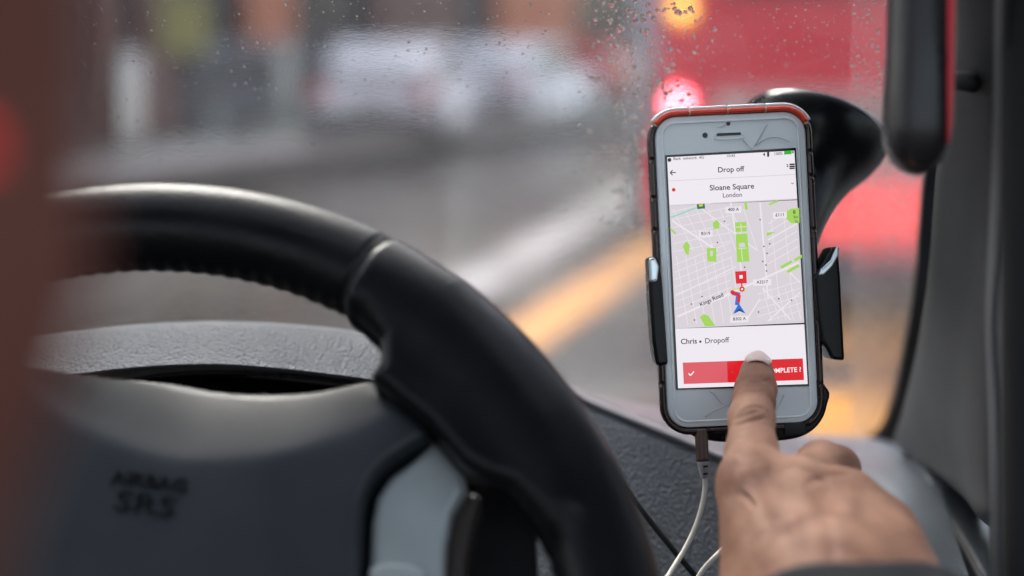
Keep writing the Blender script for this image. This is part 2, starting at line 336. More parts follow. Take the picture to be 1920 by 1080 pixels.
def lamp(nm, x, z, r, m, lensm, label=None):
    a = tube([(x, -.03, z), (x, .01, z)], r, 28, 2); o = link(nm, a, lensm, bus, local=True); b = link('bulb', tube([(x, -.04, z), (x, -.0305, z)], r*.62, 24, 2), m, o, local=True)
    return o
K = 1/2**EXPO
lamp('brake_lamp', .1, 1.14, .075, glow('lit brake bulb', (1, .16, .2), 24*K), glow('lit brake lens', (1, .01, .04), 2.2*K))
lamp('indicator_lamp', .11, 1.62, .07, glow('lit amber bulb', (1, .55, .12), 5*K), glow('lit amber lens', (1, .35, .05), 1.5*K))
tl_ = bp('tail_lamp', box(-.03, .13, -.06, .02, .55, .98), glow('lit tail lens', (1, .02, .05), 1.3*K)); bp('reflector', box(.02, .09, -.075, -.061, .62, .74), M['redlens'], tl_)
tl_ = bp('tail_lamp', box(.80, 2.3, -.05, -.018, .43, .72), glow('lit wide lens', (1, .08, .08), 1.5*K)); bp('lamp_divider', box(1.45, 1.48, -.06, -.0505, .42, .72), M['black'], tl_)
lamp('tail_lamp', 2.38, 1.14, .075, glow('lit right bulb', (1, .05, .08), 3*K), M['redlens'])
for x in (.35, 2.15):
    for y in (2.2, 7.6):
        wo = link('wheel', tube([(x-.13, y, .5), (x+.13, y, .5)], .5, 28, 2), M['black'], bus, local=True)
pole = tag(empty('lamp_post', G(1212, 400)), 'pale blue grey post standing at left of the bus', 'lamp post')
pm = mat('pale blue grey paint', (.62, .72, .8), .4)
link('shaft', tube([(0, 0, .6), (0, 0, 5)], [.12, .11], 20, 4), pm, pole, local=True); link('base', tube([(0, 0, 0), (0, 0, .6)], [.12, .1], 20, 3), dark, pole, local=True)

# ------------------------------------------------------------------ car interior
WA = math.radians(45); WS = P(1530, 235, .712); WN = Vector((0, -math.sin(WA), -math.cos(WA))); WT = Vector((0, -math.cos(WA), math.sin(WA)))
WROT = Matrix((Vector((1, 0, 0)), WT, WN*-1)).transposed()  # local x right, y up the glass, z outwards
if WROT.determinant() < 0: print('WROT flipped')
def onglass(px, py):
    r = Vector(ray(px, py)); A = Vector(CC); t = (WS-A).dot(WN)/r.dot(WN); q = A+r*t-WS; return (q.x, q.dot(WT))
ws = tag(empty('windscreen', WS, WROT), 'rain speckled windscreen in front of the street', 'windscreen')
wg = bpy.data.materials.new('misted windscreen glass'); wg.use_nodes = True; wn = wg.node_tree; wn.nodes.clear()
out = N(wg, 'ShaderNodeOutputMaterial'); tr = N(wg, 'ShaderNodeBsdfTransparent'); tl = N(wg, 'ShaderNodeBsdfTranslucent'); gy = N(wg, 'ShaderNodeBsdfGlossy')
tr.inputs[0].default_value = (.95, .97, .96, 1); tl.inputs[0].default_value = (.85, .87, .9, 1); gy.inputs['Roughness'].default_value = .02
m1 = N(wg, 'ShaderNodeMixShader'); m2 = N(wg, 'ShaderNodeMixShader'); lw = N(wg, 'ShaderNodeLayerWeight'); lw.inputs[0].default_value = .5; pw = N(wg, 'ShaderNodeMath', operation='POWER'); pw.inputs[1].default_value = 4; L(wg, lw.outputs['Facing'], pw.inputs[0]); fr = N(wg, 'ShaderNodeMath', operation='MULTIPLY_ADD'); fr.inputs[1].default_value = .6; fr.inputs[2].default_value = .03; L(wg, pw.outputs[0], fr.inputs[0])
nz = N(wg, 'ShaderNodeTexNoise'); nz.inputs['Scale'].default_value = 9; nz.inputs['Detail'].default_value = 7; mr = N(wg, 'ShaderNodeMapRange'); mr.inputs[1].default_value = .35; mr.inputs[2].default_value = .75; mr.inputs[3].default_value = .006; mr.inputs[4].default_value = .022
L(wg, coords(wg), nz.inputs['Vector']); L(wg, nz.outputs['Fac'], mr.inputs[0]); L(wg, mr.outputs[0], m1.inputs[0]); L(wg, tr.outputs[0], m1.inputs[1]); L(wg, tl.outputs[0], m1.inputs[2])
L(wg, fr.outputs[0], m2.inputs[0]); L(wg, m1.outputs[0], m2.inputs[1]); L(wg, gy.outputs[0], m2.inputs[2]); L(wg, m2.outputs[0], out.inputs[0])
edge = [(1830, -300), (1790, 0), (1765, 200), (1748, 330), (1735, 500), (1712, 650), (1690, 740), (1668, 812), (1640, 838)]
ge = [onglass(*q) for q in edge]; gb = onglass(1000, 870)
outline = [(-1.1, gb[1]-.02), (ge[-1][0], ge[-1][1]-.012)]+ge[::-1][1:]+[(ge[0][0], .62), (-1.1, .62)]
pane_me = mesh('pane', [(x, y, 0) for x, y in outline], [tuple(range(len(outline)))])
link('pane', pane_me, wg, ws, local=True, smooth=False)
# rubber border on the right and along the bottom corner
inner = [(1762, -300), (1765, 0), (1745, 200), (1727, 330), (1712, 500), (1688, 650), (1668, 740), (1645, 795), (1612, 815)]
ib = [onglass(*q) for q in inner]; A_ = cr(ge, 5); B_ = cr(ib, 5); vs = []
for a, b in zip(A_, B_): vs += [(a[0]+.01, a[1], -.003), (b[0], b[1], -.003), (b[0], b[1], -.009), (a[0]+.01, a[1], -.009)]
f_ = [(4*i+j, 4*i+(j+1) % 4, 4*i+4+(j+1) % 4, 4*i+4+j) for i in range(len(A_)-1) for j in range(4)]+[(0, 1, 2, 3)]
link('rubber_seal', mesh('seal', vs, f_), M['black'], ws, local=True, smooth=False)
# raindrops on the outer face
def dome(n=7):
    v = [(0, 0, 1)]; f = []
    for r, z in ((.6, .8), (1, 0)):
        for k in range(n): a = 2*math.pi*k/n; v.append((r*math.cos(a), r*math.sin(a), z))
    for k in range(n): f.append((0, 1+k, 1+(k+1) % n)); f.append((1+k, 1+n+k, 1+n+(k+1) % n)); f.append((1+k, 1+n+(k+1) % n, 1+(k+1) % n)); 
    f.append(None); return np.array(v), f[:-1]
dv, df = dome(); df = np.array(df); NB = len(dv)
def drops(n, sampler, rlo, rhi):
    V = []; Fc = []
    for i in range(n):
        px, py = sampler(); x, y = onglass(px, py); r = rlo+(rhi-rlo)*rng.random()**3; sy = r*rng.uniform(.9, 1.7); a = rng.normal()*.3
        q = dv*[r, sy, r*.5]; q = np.stack([q[:, 0]*math.cos(a)-q[:, 1]*math.sin(a)+x, q[:, 0]*math.sin(a)+q[:, 1]*math.cos(a)+y, q[:, 2]+.0006], 1)
        V.append(q); Fc.append(df+i*NB)
    return np.concatenate(V), np.concatenate(Fc)
water = mat('rain water', (1, 1, 1), .0, trans=1, ior=1.33)
def dropmesh(*sets):
    V = []; Fc = []; k = 0
    for v, f in sets: V.append(v); Fc.append(f+k); k += len(v)
    me = bpy.data.meshes.new('drops'); me.from_pydata(np.concatenate(V).tolist(), [], np.concatenate(Fc).tolist()); me.update(); return me
s1 = drops(1500, lambda: (np.clip(rng.normal(1205, 55), 1060, 1340), rng.uniform(-300, 430)), .0003, .0016)
s2 = drops(800, lambda: (rng.uniform(1240, 1600), rng.uniform(-20, 330)), .00015, .0006)
s3 = drops(2200, lambda: (rng.uniform(150, 1200), rng.normal(0, 170)), .00015, .00065)
s4 = drops(900, lambda: (rng.uniform(1590, 1730), rng.uniform(-20, 800)), .0003, .001)
dr = link('raindrops', dropmesh(s1, s2, s3, s4), water, ws, local=True); dr['kind'] = 'stuff'
# thick unwiped water film right of the wiper arc
def film(name, pxl, pxr, y0, y1, amp, rough, sc, z0=.0006, z1=.0011, stretch=(1.6, .8, 1), haze=.015):
    nx, ny = 40, 120; vs = []; g = rng.normal(size=(ny+1, nx+1))
    m = bpy.data.materials.new(name); m.use_nodes = True; n = m.node_tree; n.nodes.clear()
    o = N(m, 'ShaderNodeOutputMaterial'); gl = N(m, 'ShaderNodeBsdfGlass'); gl.inputs['Roughness'].default_value = rough; gl.inputs['IOR'].default_value = 1.33
    bpn = N(m, 'ShaderNodeBump'); bpn.inputs['Strength'].default_value = 1; bpn.inputs['Distance'].default_value = amp
    no = N(m, 'ShaderNodeTexNoise'); no.inputs['Scale'].default_value = sc; no.inputs['Detail'].default_value = 5; L(m, coords(m, stretch), no.inputs['Vector']); L(m, no.outputs['Fac'], bpn.inputs['Height']); L(m, bpn.outputs[0], gl.inputs['Normal'])
    trn = N(m, 'ShaderNodeBsdfTransparent'); mx = N(m, 'ShaderNodeMixShader'); mx.inputs[0].default_value = 1
    tl2 = N(m, 'ShaderNodeBsdfTranslucent'); tl2.inputs[0].default_value = (.9, .88, .9, 1); mx2 = N(m, 'ShaderNodeMixShader'); mx2.inputs[0].default_value = haze
    L(m, trn.outputs[0], mx.inputs[1]); L(m, gl.outputs[0], mx.inputs[2]); L(m, mx.outputs[0], mx2.inputs[1]); L(m, tl2.outputs[0], mx2.inputs[2]); L(m, mx2.outputs[0], o.inputs[0])
    a = [onglass(pxl(y), y) for y in np.linspace(y0, y1, 24)]; b = [onglass(pxr(y), y) for y in np.linspace(y0, y1, 24)]
    poly = a+b[::-1]; me = prism(poly, z0, z1); return link(name, me, m, ws, local=True, smooth=False)
er = lambda y: np.interp(y, [q[1] for q in inner], [q[0] for q in inner])+12
film('water_film', lambda y: 1597+(y < 300)*2*math.sin(y/30), er, -620, 812, .00016, .02, 200)
film('wiper_smear', lambda y: 60, lambda y: 1594+(y < 300)*2*math.sin(y/30), -620, 735, .00006, .012, 150, .0001, .0005, (.9, 1.15, 1), .004)
# unseen cabin roof and walls, added and cut short to shape the daylight
rt = WS+WT*.6
trim = mat('blocker lining', (.05, .05, .05), .9)
tag(link('roof_blocker', box(-1.3, .75, -.22, rt.y+.02, rt.z-.03, rt.z+.02), trim, smooth=False), 'unseen cabin roof added and cut short to shape the light', kind='structure')
tag(link('cabin_floor', box(-1.3, .8, -1.2, 1.0, .55, .6), M['void'], smooth=False), 'dark cabin floor', kind='structure')

for nm, lab_, bx in (('cabin_left_blocker', 'unseen left door trim added to block low light', (-1.33, -1.3, -1.5, .75, .6, 1.3)), ('cabin_right_blocker', 'unseen right door trim added to block low light', (.75, .78, -1.5, .75, .6, 1.3)), ('cabin_rear_blocker', 'unseen low cabin rear wall added to block light from behind', (-1.3, .75, -1.53, -1.5, .6, 1.45)), ('cabin_side_blocker', 'door post behind the left window', (-1.33, -1.3, -.9, -.5, 1.301, 1.97))):
    tag(link(nm, box(*bx), M['pillar'], smooth=False), lab_, kind='structure')
dash = tag(empty('dashboard', P(1100, 900, .75)), 'dark grained dashboard with instrument hood behind the steering wheel', 'dashboard')
def dp(nm, rows, m, th=0, par=None, nu=10, nv=8):
    o = link(nm, patch(rows, nu, nv), m, par or dash); 
    if th: solid(o, th)
    return o
hx = [-60, 60, 250, 420, 600, 730, 860]
def row(ys, d, dy=0): return [(x, y+dy, dd if hasattr(d, '__len__') and False else d) for x, y in zip(hx, ys)]
crest = [650, 630, 610, 603, 613, 633, 668]; low = [740, 712, 687, 681, 697, 716, 750]
hood = dp('instrument_hood', [row(crest, .82, 12), row(crest, .735, 2), row(crest, .70, 0), row([c+.18*(l-c) for c, l in zip(crest, low)], .685), row(low, .66, -4), row(low, .657, 1), row(low, .663, 7), row(low, .70, 8)], M['grain'], 0, nu=14)
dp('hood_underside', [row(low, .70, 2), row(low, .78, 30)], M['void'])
cl = dp('instrument_panel', [row([l+22 for l in low], .71), row([l+60 for l in low], .70), row([l+180 for l in low], .68)], M['gloss'], 0)
link('bezel', tube([P(x, y, .672) for x, y in ((200, 722), (300, 705), (400, 699), (500, 702), (600, 711), (680, 722), (760, 740))], .0012, 8, 8), M['gloss'], dash)
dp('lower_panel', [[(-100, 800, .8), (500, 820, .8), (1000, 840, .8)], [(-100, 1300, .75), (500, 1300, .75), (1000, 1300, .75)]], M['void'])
edge_d = [(900, 648, .73), (1000, 690, .72), (1092, 741, .71), (1200, 787, .70), (1300, 829, .695), (1400, 874, .69), (1500, 925, .685), (1600, 990, .68)]
def sh(r, dx, dy, dd): return [(x+dx, y+dy, d+dd) for x, y, d in r]
dp('top_lip', [sh(edge_d, 6, -4, .02), sh(edge_d, 3, -7, .01), edge_d, sh(edge_d, -4, 9, -.002), sh(edge_d, -5, 13, .002)], bumpify(mat('pink highlight lip', (.2, .185, .2), .4), 500, .3, .0003), 0, nu=8)  # pinkish highlight of the rounded edge put into the lip colour
dp('front_panel', [sh(edge_d, -5, 13, .0), sh(edge_d, -14, 34, -.004), sh(edge_d, -25, 120, -.012), sh(edge_d, -40, 300, -.03), sh(edge_d, -60, 560, -.06)], M['grain_d'], 0, nu=8)
link('panel_seam', tube([P(1130, 860, .672), P(1190, 940, .664), P(1262, 1030, .655), P(1330, 1110, .65)], .0014, 8), M['void'], dash)
dp('top_shelf', [[(700, 690, 1.02), (900, 705, 1.0), (1100, 743, .98), (1300, 778, .965), (1500, 812, .95), (1640, 822, .93), (1700, 845, .88), (1760, 880, .83)],
                 [(700, 700, .9), (900, 690, .88), (1100, 758, .86), (1300, 812, .85), (1470, 840, .85), (1610, 850, .84), (1700, 868, .80), (1760, 900, .77)],
                 [(720, 700, .75), (900, 690, .745), (1090, 770, .74), (1260, 840, .74), (1420, 900, .74), (1580, 930, .73), (1700, 955, .71), (1790, 1000, .70)],
                 [(720, 900, .74), (900, 1000, .74), (1090, 1050, .73), (1260, 1100, .72), (1420, 1150, .70), (1600, 1160, .68), (1720, 1170, .66), (1850, 1180, .65)]], M['dashtop'], 0, nu=6)
# right side: corner strip, door top
dp('corner_strip', [[(1700, 846, .80), (1722, 878, .785), (1752, 930, .76), (1792, 1005, .73), (1834, 1085, .70), (1870, 1160, .68)], [(1708, 840, .79), (1733, 874, .775), (1768, 925, .75), (1812, 1000, .72), (1856, 1080, .69), (1890, 1160, .67)],
                    [(1725, 830, .82), (1800, 850, .81), (1850, 900, .79), (1890, 980, .76), (1930, 1060, .73), (1960, 1160, .70)], [(1760, 790, .85), (1850, 790, .85), (1900, 840, .84), (1960, 900, .83), (2000, 960, .82), (2050, 1060, .80)]], M['dashtop'], 0, nu=6)
dp('leak_backing', [[(1690, 838, .86), (1850, 820, .85), (2050, 800, .84)], [(1750, 1000, .84), (1880, 1000, .83), (2050, 1000, .82)], [(1850, 1250, .82), (1960, 1250, .81), (2100, 1250, .80)]], M['pillar_l'], 0)  # backing added behind the pillar to stop outside light leaking through
pil = tag(empty('windscreen_pillar', P(1800, 900, .7)), 'dark grey windscreen pillar trim down the right side', 'pillar')
def pr(nm, rows, m, nu=8, nv=8): return link(nm, patch(rows, nu, nv), m, pil)
pr('pillar_trim', [[(1850, -800, .42), (1866, -800, .41), (1905, -800, .40), (1960, -800, .40), (2060, -800, .41)], [(1786, -120, .56), (1798, -120, .545), (1846, -120, .535), (1900, -120, .53), (1990, -120, .54)], [(1780, 100, .60), (1795, 100, .58), (1840, 100, .565), (1893, 100, .56), (1990, 100, .57)],
                   [(1754, 330, .65), (1770, 330, .63), (1825, 330, .60), (1886, 330, .585), (1990, 330, .59)], [(1741, 500, .69), (1758, 500, .67), (1815, 500, .63), (1878, 500, .60), (1990, 500, .6)],
                   [(1719, 650, .74), (1740, 650, .71), (1795, 650, .66), (1862, 650, .61), (1990, 650, .61)], [(1692, 770, .79), (1714, 778, .75), (1782, 780, .68), (1856, 780, .61), (1990, 780, .61)],
                   [(1676, 822, .83), (1706, 840, .78), (1784, 868, .69), (1854, 900, .61), (1990, 900, .61)], [(1690, 846, .83), (1730, 872, .78), (1800, 925, .70), (1856, 985, .62), (1990, 1040, .62)],
                   [(1694, 840, .90), (1734, 866, .86), (1802, 915, .80), (1858, 975, .74), (1990, 1030, .74)]], M['pillar'])
pr('door_seal', [[(1910, -800, .385), (1930, -800, .375), (1950, -800, .385)], [(1868, -120, .50), (1885, -120, .49), (1900, -120, .50)], [(1862, 200, .52), (1882, 200, .51), (1898, 200, .52)], [(1852, 450, .54), (1874, 450, .53), (1892, 450, .54)], [(1846, 600, .55), (1864, 600, .54), (1886, 600, .55)], [(1852, 800, .56), (1872, 800, .55), (1892, 800, .56)], [(1856, 1200, .56), (1878, 1200, .55), (1896, 1200, .56)]], M['pillar_l'])
door = tag(empty('door_edge', P(1930, 700, .5)), 'black door edge at the far right of the cabin', 'door')
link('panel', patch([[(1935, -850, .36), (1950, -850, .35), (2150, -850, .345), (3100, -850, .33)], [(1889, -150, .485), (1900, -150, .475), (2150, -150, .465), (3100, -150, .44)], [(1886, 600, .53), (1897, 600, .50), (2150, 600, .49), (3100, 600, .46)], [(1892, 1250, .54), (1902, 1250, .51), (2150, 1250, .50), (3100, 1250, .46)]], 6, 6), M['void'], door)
link('rubber_strip', tube([P(1893, -150, .478), P(1888, 600, .525), P(1894, 1250, .535)], .0012, 8, 6), M['black'], door)

gh = tag(empty('grab_handle', P(1790, 150, .56)), 'dark glossy rounded grab handle hanging at top right of the windscreen', 'grab handle')
rings = []
for cx, cy, rx in ((1728, -120, 60), (1727, 0, 61), (1725, 100, 62), (1722, 180, 64), (1720, 240, 64.5), (1719, 275, 60), (1719, 300, 48), (1719, 316, 33), (1719, 325, 18), (1719, 329, 4)):
    c = P(cx, cy, .53); k = rx/FPX*.53; rings.append([c+Vector(CR)*(k*math.copysign(abs(math.cos(a))**.8, math.cos(a)))+Vector(CF)*k*1.1*math.sin(a) for a in np.linspace(0, 2*math.pi, 32, endpoint=False)])
link('grip', loft(rings), bumpify(mat('handle plastic', (.025, .022, .023), .33), 900, .2, .0002, 'noise', .1, .08, 40), gh)
rings = []  # red strip paints the brake-light reflection down the handle edge
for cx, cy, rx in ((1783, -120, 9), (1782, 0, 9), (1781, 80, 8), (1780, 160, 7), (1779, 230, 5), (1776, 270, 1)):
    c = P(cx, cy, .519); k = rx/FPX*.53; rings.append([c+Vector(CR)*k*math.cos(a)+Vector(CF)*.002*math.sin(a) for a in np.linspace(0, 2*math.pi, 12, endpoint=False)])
ri = link('reflection_strip', loft(rings), mat('red reflection', (.8, .03, .05), .35), gh); ri['label'] = 'painted red light reflection down the right edge of the handle'
link('bracket', tube([P(1760, 150, .54), P(1800, 152, .565), P(1830, 155, .58)], [.003, .0045], 14), M['void'], gh)

# ------------------------------------------------------------------ steering wheel
SC = .205/.19; wc_ = CC+(np.array([-.13718988, .42619207, 1.24080138])-CC)*SC; WEL = math.radians(35); WAZ = -.05682409
nW = Vector((math.sin(WAZ)*math.cos(WEL), -math.cos(WAZ)*math.cos(WEL), math.sin(WEL))); uW = Vector((math.cos(WAZ), math.sin(WAZ), 0)); vW = nW.cross(uW)
SWR = Matrix((uW, vW, nW)).transposed(); sw = tag(empty('steering_wheel', Vector(wc_), SWR), 'black leather steering wheel with grey hub pad and silver spoke trim', 'steering wheel')
WC = Vector(wc_)
def wl(px, py, h=0.):
    r = Vector(ray(px, py)); A = Vector(CC); t = (WC+nW*h-A).dot(nW)/r.dot(nW); q = A+r*t-WC; return np.array([q.dot(uW), q.dot(vW)])
RC, RA, RB = .205-.0183, .0183, .0165
sa = math.atan2(*wl(716, 445, .01)[::-1]); print('seam angle', math.degrees(sa))
def rim_ring(a, k=1.): 
    out = []
    for t in np.linspace(0, 2*math.pi, 40, endpoint=False):
        c = math.cos(t); wob = 0
        if c < -.7 and math.sin(t) < .7: wob = .00032*math.sin(a*150)*min(1, (-c-.7)*4)
        ra = (RA*k+wob); out.append(Vector(((RC+ra*c)*math.cos(a), (RC+ra*c)*math.sin(a), RB*k*math.sin(t))))
    return out
angs = np.linspace(sa+.0035, sa+math.radians(205), 700)
rr = [rim_ring(angs[0], .90), rim_ring(angs[0]+.0008, .96)]+[rim_ring(a) for a in angs[2:]]
link('rim_grip', loft(rr), M['leather'], sw, local=True)
link('seam', loft([rim_ring(a, .965) for a in np.linspace(sa-.012, sa+.012, 5)]), M['void'], sw, local=True)
poly = np.array([wl(*q, .004) for q in ((640, 560), (690, 600), (722, 648), (716, 690), (697, 716), (750, 762), (812, 812), (868, 880), (905, 905), (960, 925), (1035, 990), (1075, 960), (1020, 800), (850, 560), (700, 500))])
def polysd(x, y, p):
    d = np.full(x.shape, 1e9, np.float32); s = np.ones(x.shape, np.float32)
    n = len(p)
    for i in range(n):
        a = p[i]; b = p[i-1]; ex, ey = b-a; wx, wy = x-a[0], y-a[1]; t = np.clip((wx*ex+wy*ey)/(ex*ex+ey*ey), 0, 1)
        d = np.minimum(d, (wx-ex*t)**2+(wy-ey*t)**2)
        c1 = y >= a[1]; c2 = y < b[1]; c3 = ex*wy > ey*wx; fl = (c1 & c2 & c3) | (~c1 & ~c2 & ~c3); s = np.where(fl, -s, s)
    return s*np.sqrt(d)
def rimsdf(X, Y, Z):
    r = np.sqrt(X*X+Y*Y); a = np.arctan2(Y, X); q = (r-RC); wob = .00035*np.sin(a*150)*np.clip((-q-.0145)/.003, 0, 1)*(np.abs(Z) < .02)
    p2 = polysd(X, Y, poly); wob = wob*np.clip(p2/.006, 0, 1)
    d = (np.sqrt((q/(RA+wob))**2+(Z/RB)**2)-1)*RB
    hz = np.abs(Z-.001)-.0065; p = p2+.006
    ex = np.minimum(np.maximum(p, hz), 0)+np.sqrt(np.maximum(p, 0)**2+np.maximum(hz, 0)**2)-.006
    d = smin(d, ex, .012)
    # cut at the seam angle and at the lower end
    cut = (X*math.sin(-sa)+Y*math.cos(-sa)); n2 = .0012-np.abs(cut)
    d = -smin(-d, -(cut+.0003), .006)
    return d
me = nets_mesh(rimsdf, (.05, -.16, -.024), (.21, .20, .024), .0011)
o = link('thumb_rest', me, M['leather'], sw, local=True)
# lower rest of the rim, out of frame
angs = np.linspace(sa+math.radians(205)+.004, sa+2*math.pi-math.radians(86)+.0, 200)
lo_a = math.atan2(-.155, .11)
angs = np.linspace(sa+math.radians(205)-2*math.pi+.004, lo_a, 200); link('rim_grip', loft([rim_ring(a) for a in angs]), M['leather'], sw, local=True)
# hub pad as a height field over the wheel plane
top = [(-60, 560), (95, 655), (200, 690), (300, 714), (430, 737), (560, 737), (640, 724), (700, 708)]
band = [(-60, 640), (60, 735), (150, 800), (300, 858), (400, 866), (520, 852), (640, 815), (740, 770)]
right = [(700, 708), (752, 757), (806, 812), (765, 846), (722, 876), (694, 912), (680, 965), (676, 1100), (672, 1300), (668, 1600)]
T = cr(top, 10); Bd = cr(band, 10); nC = len(T); cols = []
for i in range(nC):
    u = i/(nC-1); col = []
    for t in (0, .02, .08, .2, .4, .6, .8, .93, 1.0): 
        q = T[i]*(1-t)+Bd[i]*t; hgt = -.028+.024*t**1.0-.006*math.sin(math.pi*min(1, t*1.0))
        if t == 0: hgt -= .012
        col.append((q, hgt))
    # lower part goes down to the bottom of the pad
    Rt = cr(right, 6); last = col[-1][0]
    if u > .93:
        pass
    for t in (.04, .12, .25, .45, .7, 1.):
        tgt = np.array([np.interp(u, [0, 1], [-120, 672]), 1600.]); q = last*(1-t)+tgt*t
        if i == nC-1: k = t; q = None
        col.append((q, -.004+.006*math.sin(math.pi*min(1, t*1.2)*.5)))
    cols.append(col)
# right-most column follows the right outline
lens = [0, .04, .12, .25, .45, .7, 1.]
Rr = cr(right, 12); seg = np.r_[0, np.cumsum(np.linalg.norm(np.diff(Rr, axis=0), axis=1))]; 
def pad_fn():
    # pixel-space outline turned into a filled height field on a fine grid
    out = [tuple(q) for q in T]+[tuple(q) for q in Rr[1:]]+[(-400, 1600), (-400, 520)]
    bl = np.array([wl(*q, 0) for q in Bd]); op = np.array([wl(*q, 0) for q in out])
    for it in range(4):
        for k in range(len(T)):
            tp = op[k][1]-np.interp(op[k][0], bl[:, 0], bl[:, 1]); op[k] = wl(*out[k], .006-.62*max(0, tp)-.004)
    # extend band curve
    bl = np.concatenate([[bl[0]+(bl[0]-bl[1])*20], bl, [bl[-1]+(bl[-1]-bl[-2])*20]])
    return op, bl
op, bl = pad_fn()
def padsdf(X, Y, Z):
    # evaluate 2-D fields once
    x = X[:, :, 0]; y = Y[:, :, 0]; e = polysd(x, y, op)
    yb = np.interp(x, bl[:, 0], bl[:, 1]); tp = y-yb          # >0 above the crease
    tpp = np.maximum(tp, 0); k = .004; soft = .5*(tp+np.sqrt(tp*tp+k*k))
    hgt = .006-.62*soft-.18*(x/.12)**2*.02+.0*x
    rnd = np.clip(-e, 0, .005); hgt = hgt-(.005-np.sqrt(np.maximum(.005**2-(.005-rnd)**2, 0)))*1.0
    a = np.maximum(Z-hgt[:, :, None], (-.05)-Z); b = np.broadcast_to(e[:, :, None], a.shape)
    return np.maximum(a*.85, b)
me = nets_mesh(padsdf, (-.19, -.10, -.055), (.115, .125, .012), .0011)
hub = link('hub_pad', me, M['pad'], sw, local=True)
# embossed lettering
DG = None
def textmesh(body, size, align='CENTER', depth=0.):
    c = bpy.data.curves.new('t', 'FONT'); c.body = body; c.size = size; c.align_x = align; c.align_y = 'CENTER'; c.extrude = depth; c.offset = .014*size if depth == 0 else 0; c.resolution_u = 3
    o = bpy.data.objects.new('t', c); COL.objects.link(o); bpy.context.view_layer.update(); me = bpy.data.meshes.new_from_object(o.evaluated_get(bpy.context.evaluated_depsgraph_get()))
    bpy.data.objects.remove(o); return me
def hub_h(x, y):
    yb = np.interp(x, bl[:, 0], bl[:, 1]); tp = y-yb; return .006-.62*.5*(tp+math.sqrt(tp*tp+.004**2))-.18*(x/.12)**2*.02
for body, size, px, py, sx in (('AIRBAG', .0075, 280, 904, 1.1), ('SRS', .0105, 272, 947, 1.45)):
    me = textmesh(body, size, depth=.0006); c = wl(px, py, .006); ang = math.radians(-6)
    for v in me.vertices:
        x, y, z = v.co; x *= sx; X, Y = c[0]+x*math.cos(ang)-y*math.sin(ang), c[1]+x*math.sin(ang)+y*math.cos(ang); v.co = (X, Y, hub_h(X, Y)+z+.0004)
    link('lettering', me, M['leather'], hub, local=True, smooth=False)
# silver spoke trim
sil = [(816, 822), (846, 858), (868, 885), (876, 915), (848, 960), (836, 1020), (832, 1100), (826, 1400), (690, 1400), (690, 1100), (694, 980), (704, 930), (730, 892), (770, 862)]
pl = [tuple(wl(*q, -.004)) for q in sil]; o = link('spoke_trim', prism(pl, -.03, -.004), M['silver'], sw, local=True, smooth=False); bevel(o, .004, 4)
for p in o.data.polygons: p.use_smooth = True
brn = [(879, 918), (905, 930), (888, 985), (876, 1050), (870, 1400), (829, 1400), (835, 1100), (839, 1020), (851, 962)]
pl = [tuple(wl(*q, -.010)) for q in brn]; o = link('trim_side', prism(pl, -.03, -.010), mat('brown reflection trim', (.06, .05, .045), .3, metal=.4), sw, local=True, smooth=False); bevel(o, .003, 3)  # curved side of the silver trim, its brown reflection put into the colour
o = link('switch', prism([tuple(wl(*q, 0)) for q in ((690, 1062), (720, 1052), (770, 1056), (800, 1072), (806, 1130), (690, 1130))], -.01, .0), M['silver'], sw, local=True, smooth=False); bevel(o, .002, 3)
bk = [(690, 760), (830, 800), (930, 880), (1000, 940), (1010, 1100), (980, 1400), (640, 1400), (650, 1000)]
link('spoke_back', prism([tuple(wl(*q, -.03)) for q in bk], -.05, -.031), M['black'], sw, local=True, smooth=False)

# ------------------------------------------------------------------ phone, case, holder, cable
PD = .629; PROT = CAMROT@Matrix.Rotation(math.radians(2.65), 3, 'Z'); PC = P(1381, 506, PD)
phone = tag(empty('phone', PC, PROT), 'white smartphone in a dark red bumper case showing a street map', 'smartphone')
SPX = FPX/PD; ca, sna = math.cos(math.radians(2.65)), math.sin(math.radians(2.65))
def ui(px, py):
    x, y = (px-1381)/SPX, (506-py)/SPX; return (x*ca+y*sna, -x*sna+y*ca)
mm = .001
def rr_body(wd, ht, r, z0, z1, bv):
    rings = []
    for z, k in ((z0, bv), (z0+bv*.3, bv*.3), (z0+bv, 0), (z1-bv, 0), (z1-bv*.3, bv*.3), (z1, bv)):
        rings.append([Vector((x, y, z)) for x, y in rrect(wd-2*k, ht-2*k, r-k, 10)])
    return loft(rings)
facem = bumpify(mat('white phone glass', (.84, .89, .9), .22, coat=.4), 60, .02, .0005, 'noise', .03, .05, 30)
body = link('body', rr_body(.067, .138, .0098, -.0072, -.0002, .0009), facem, phone, local=True)
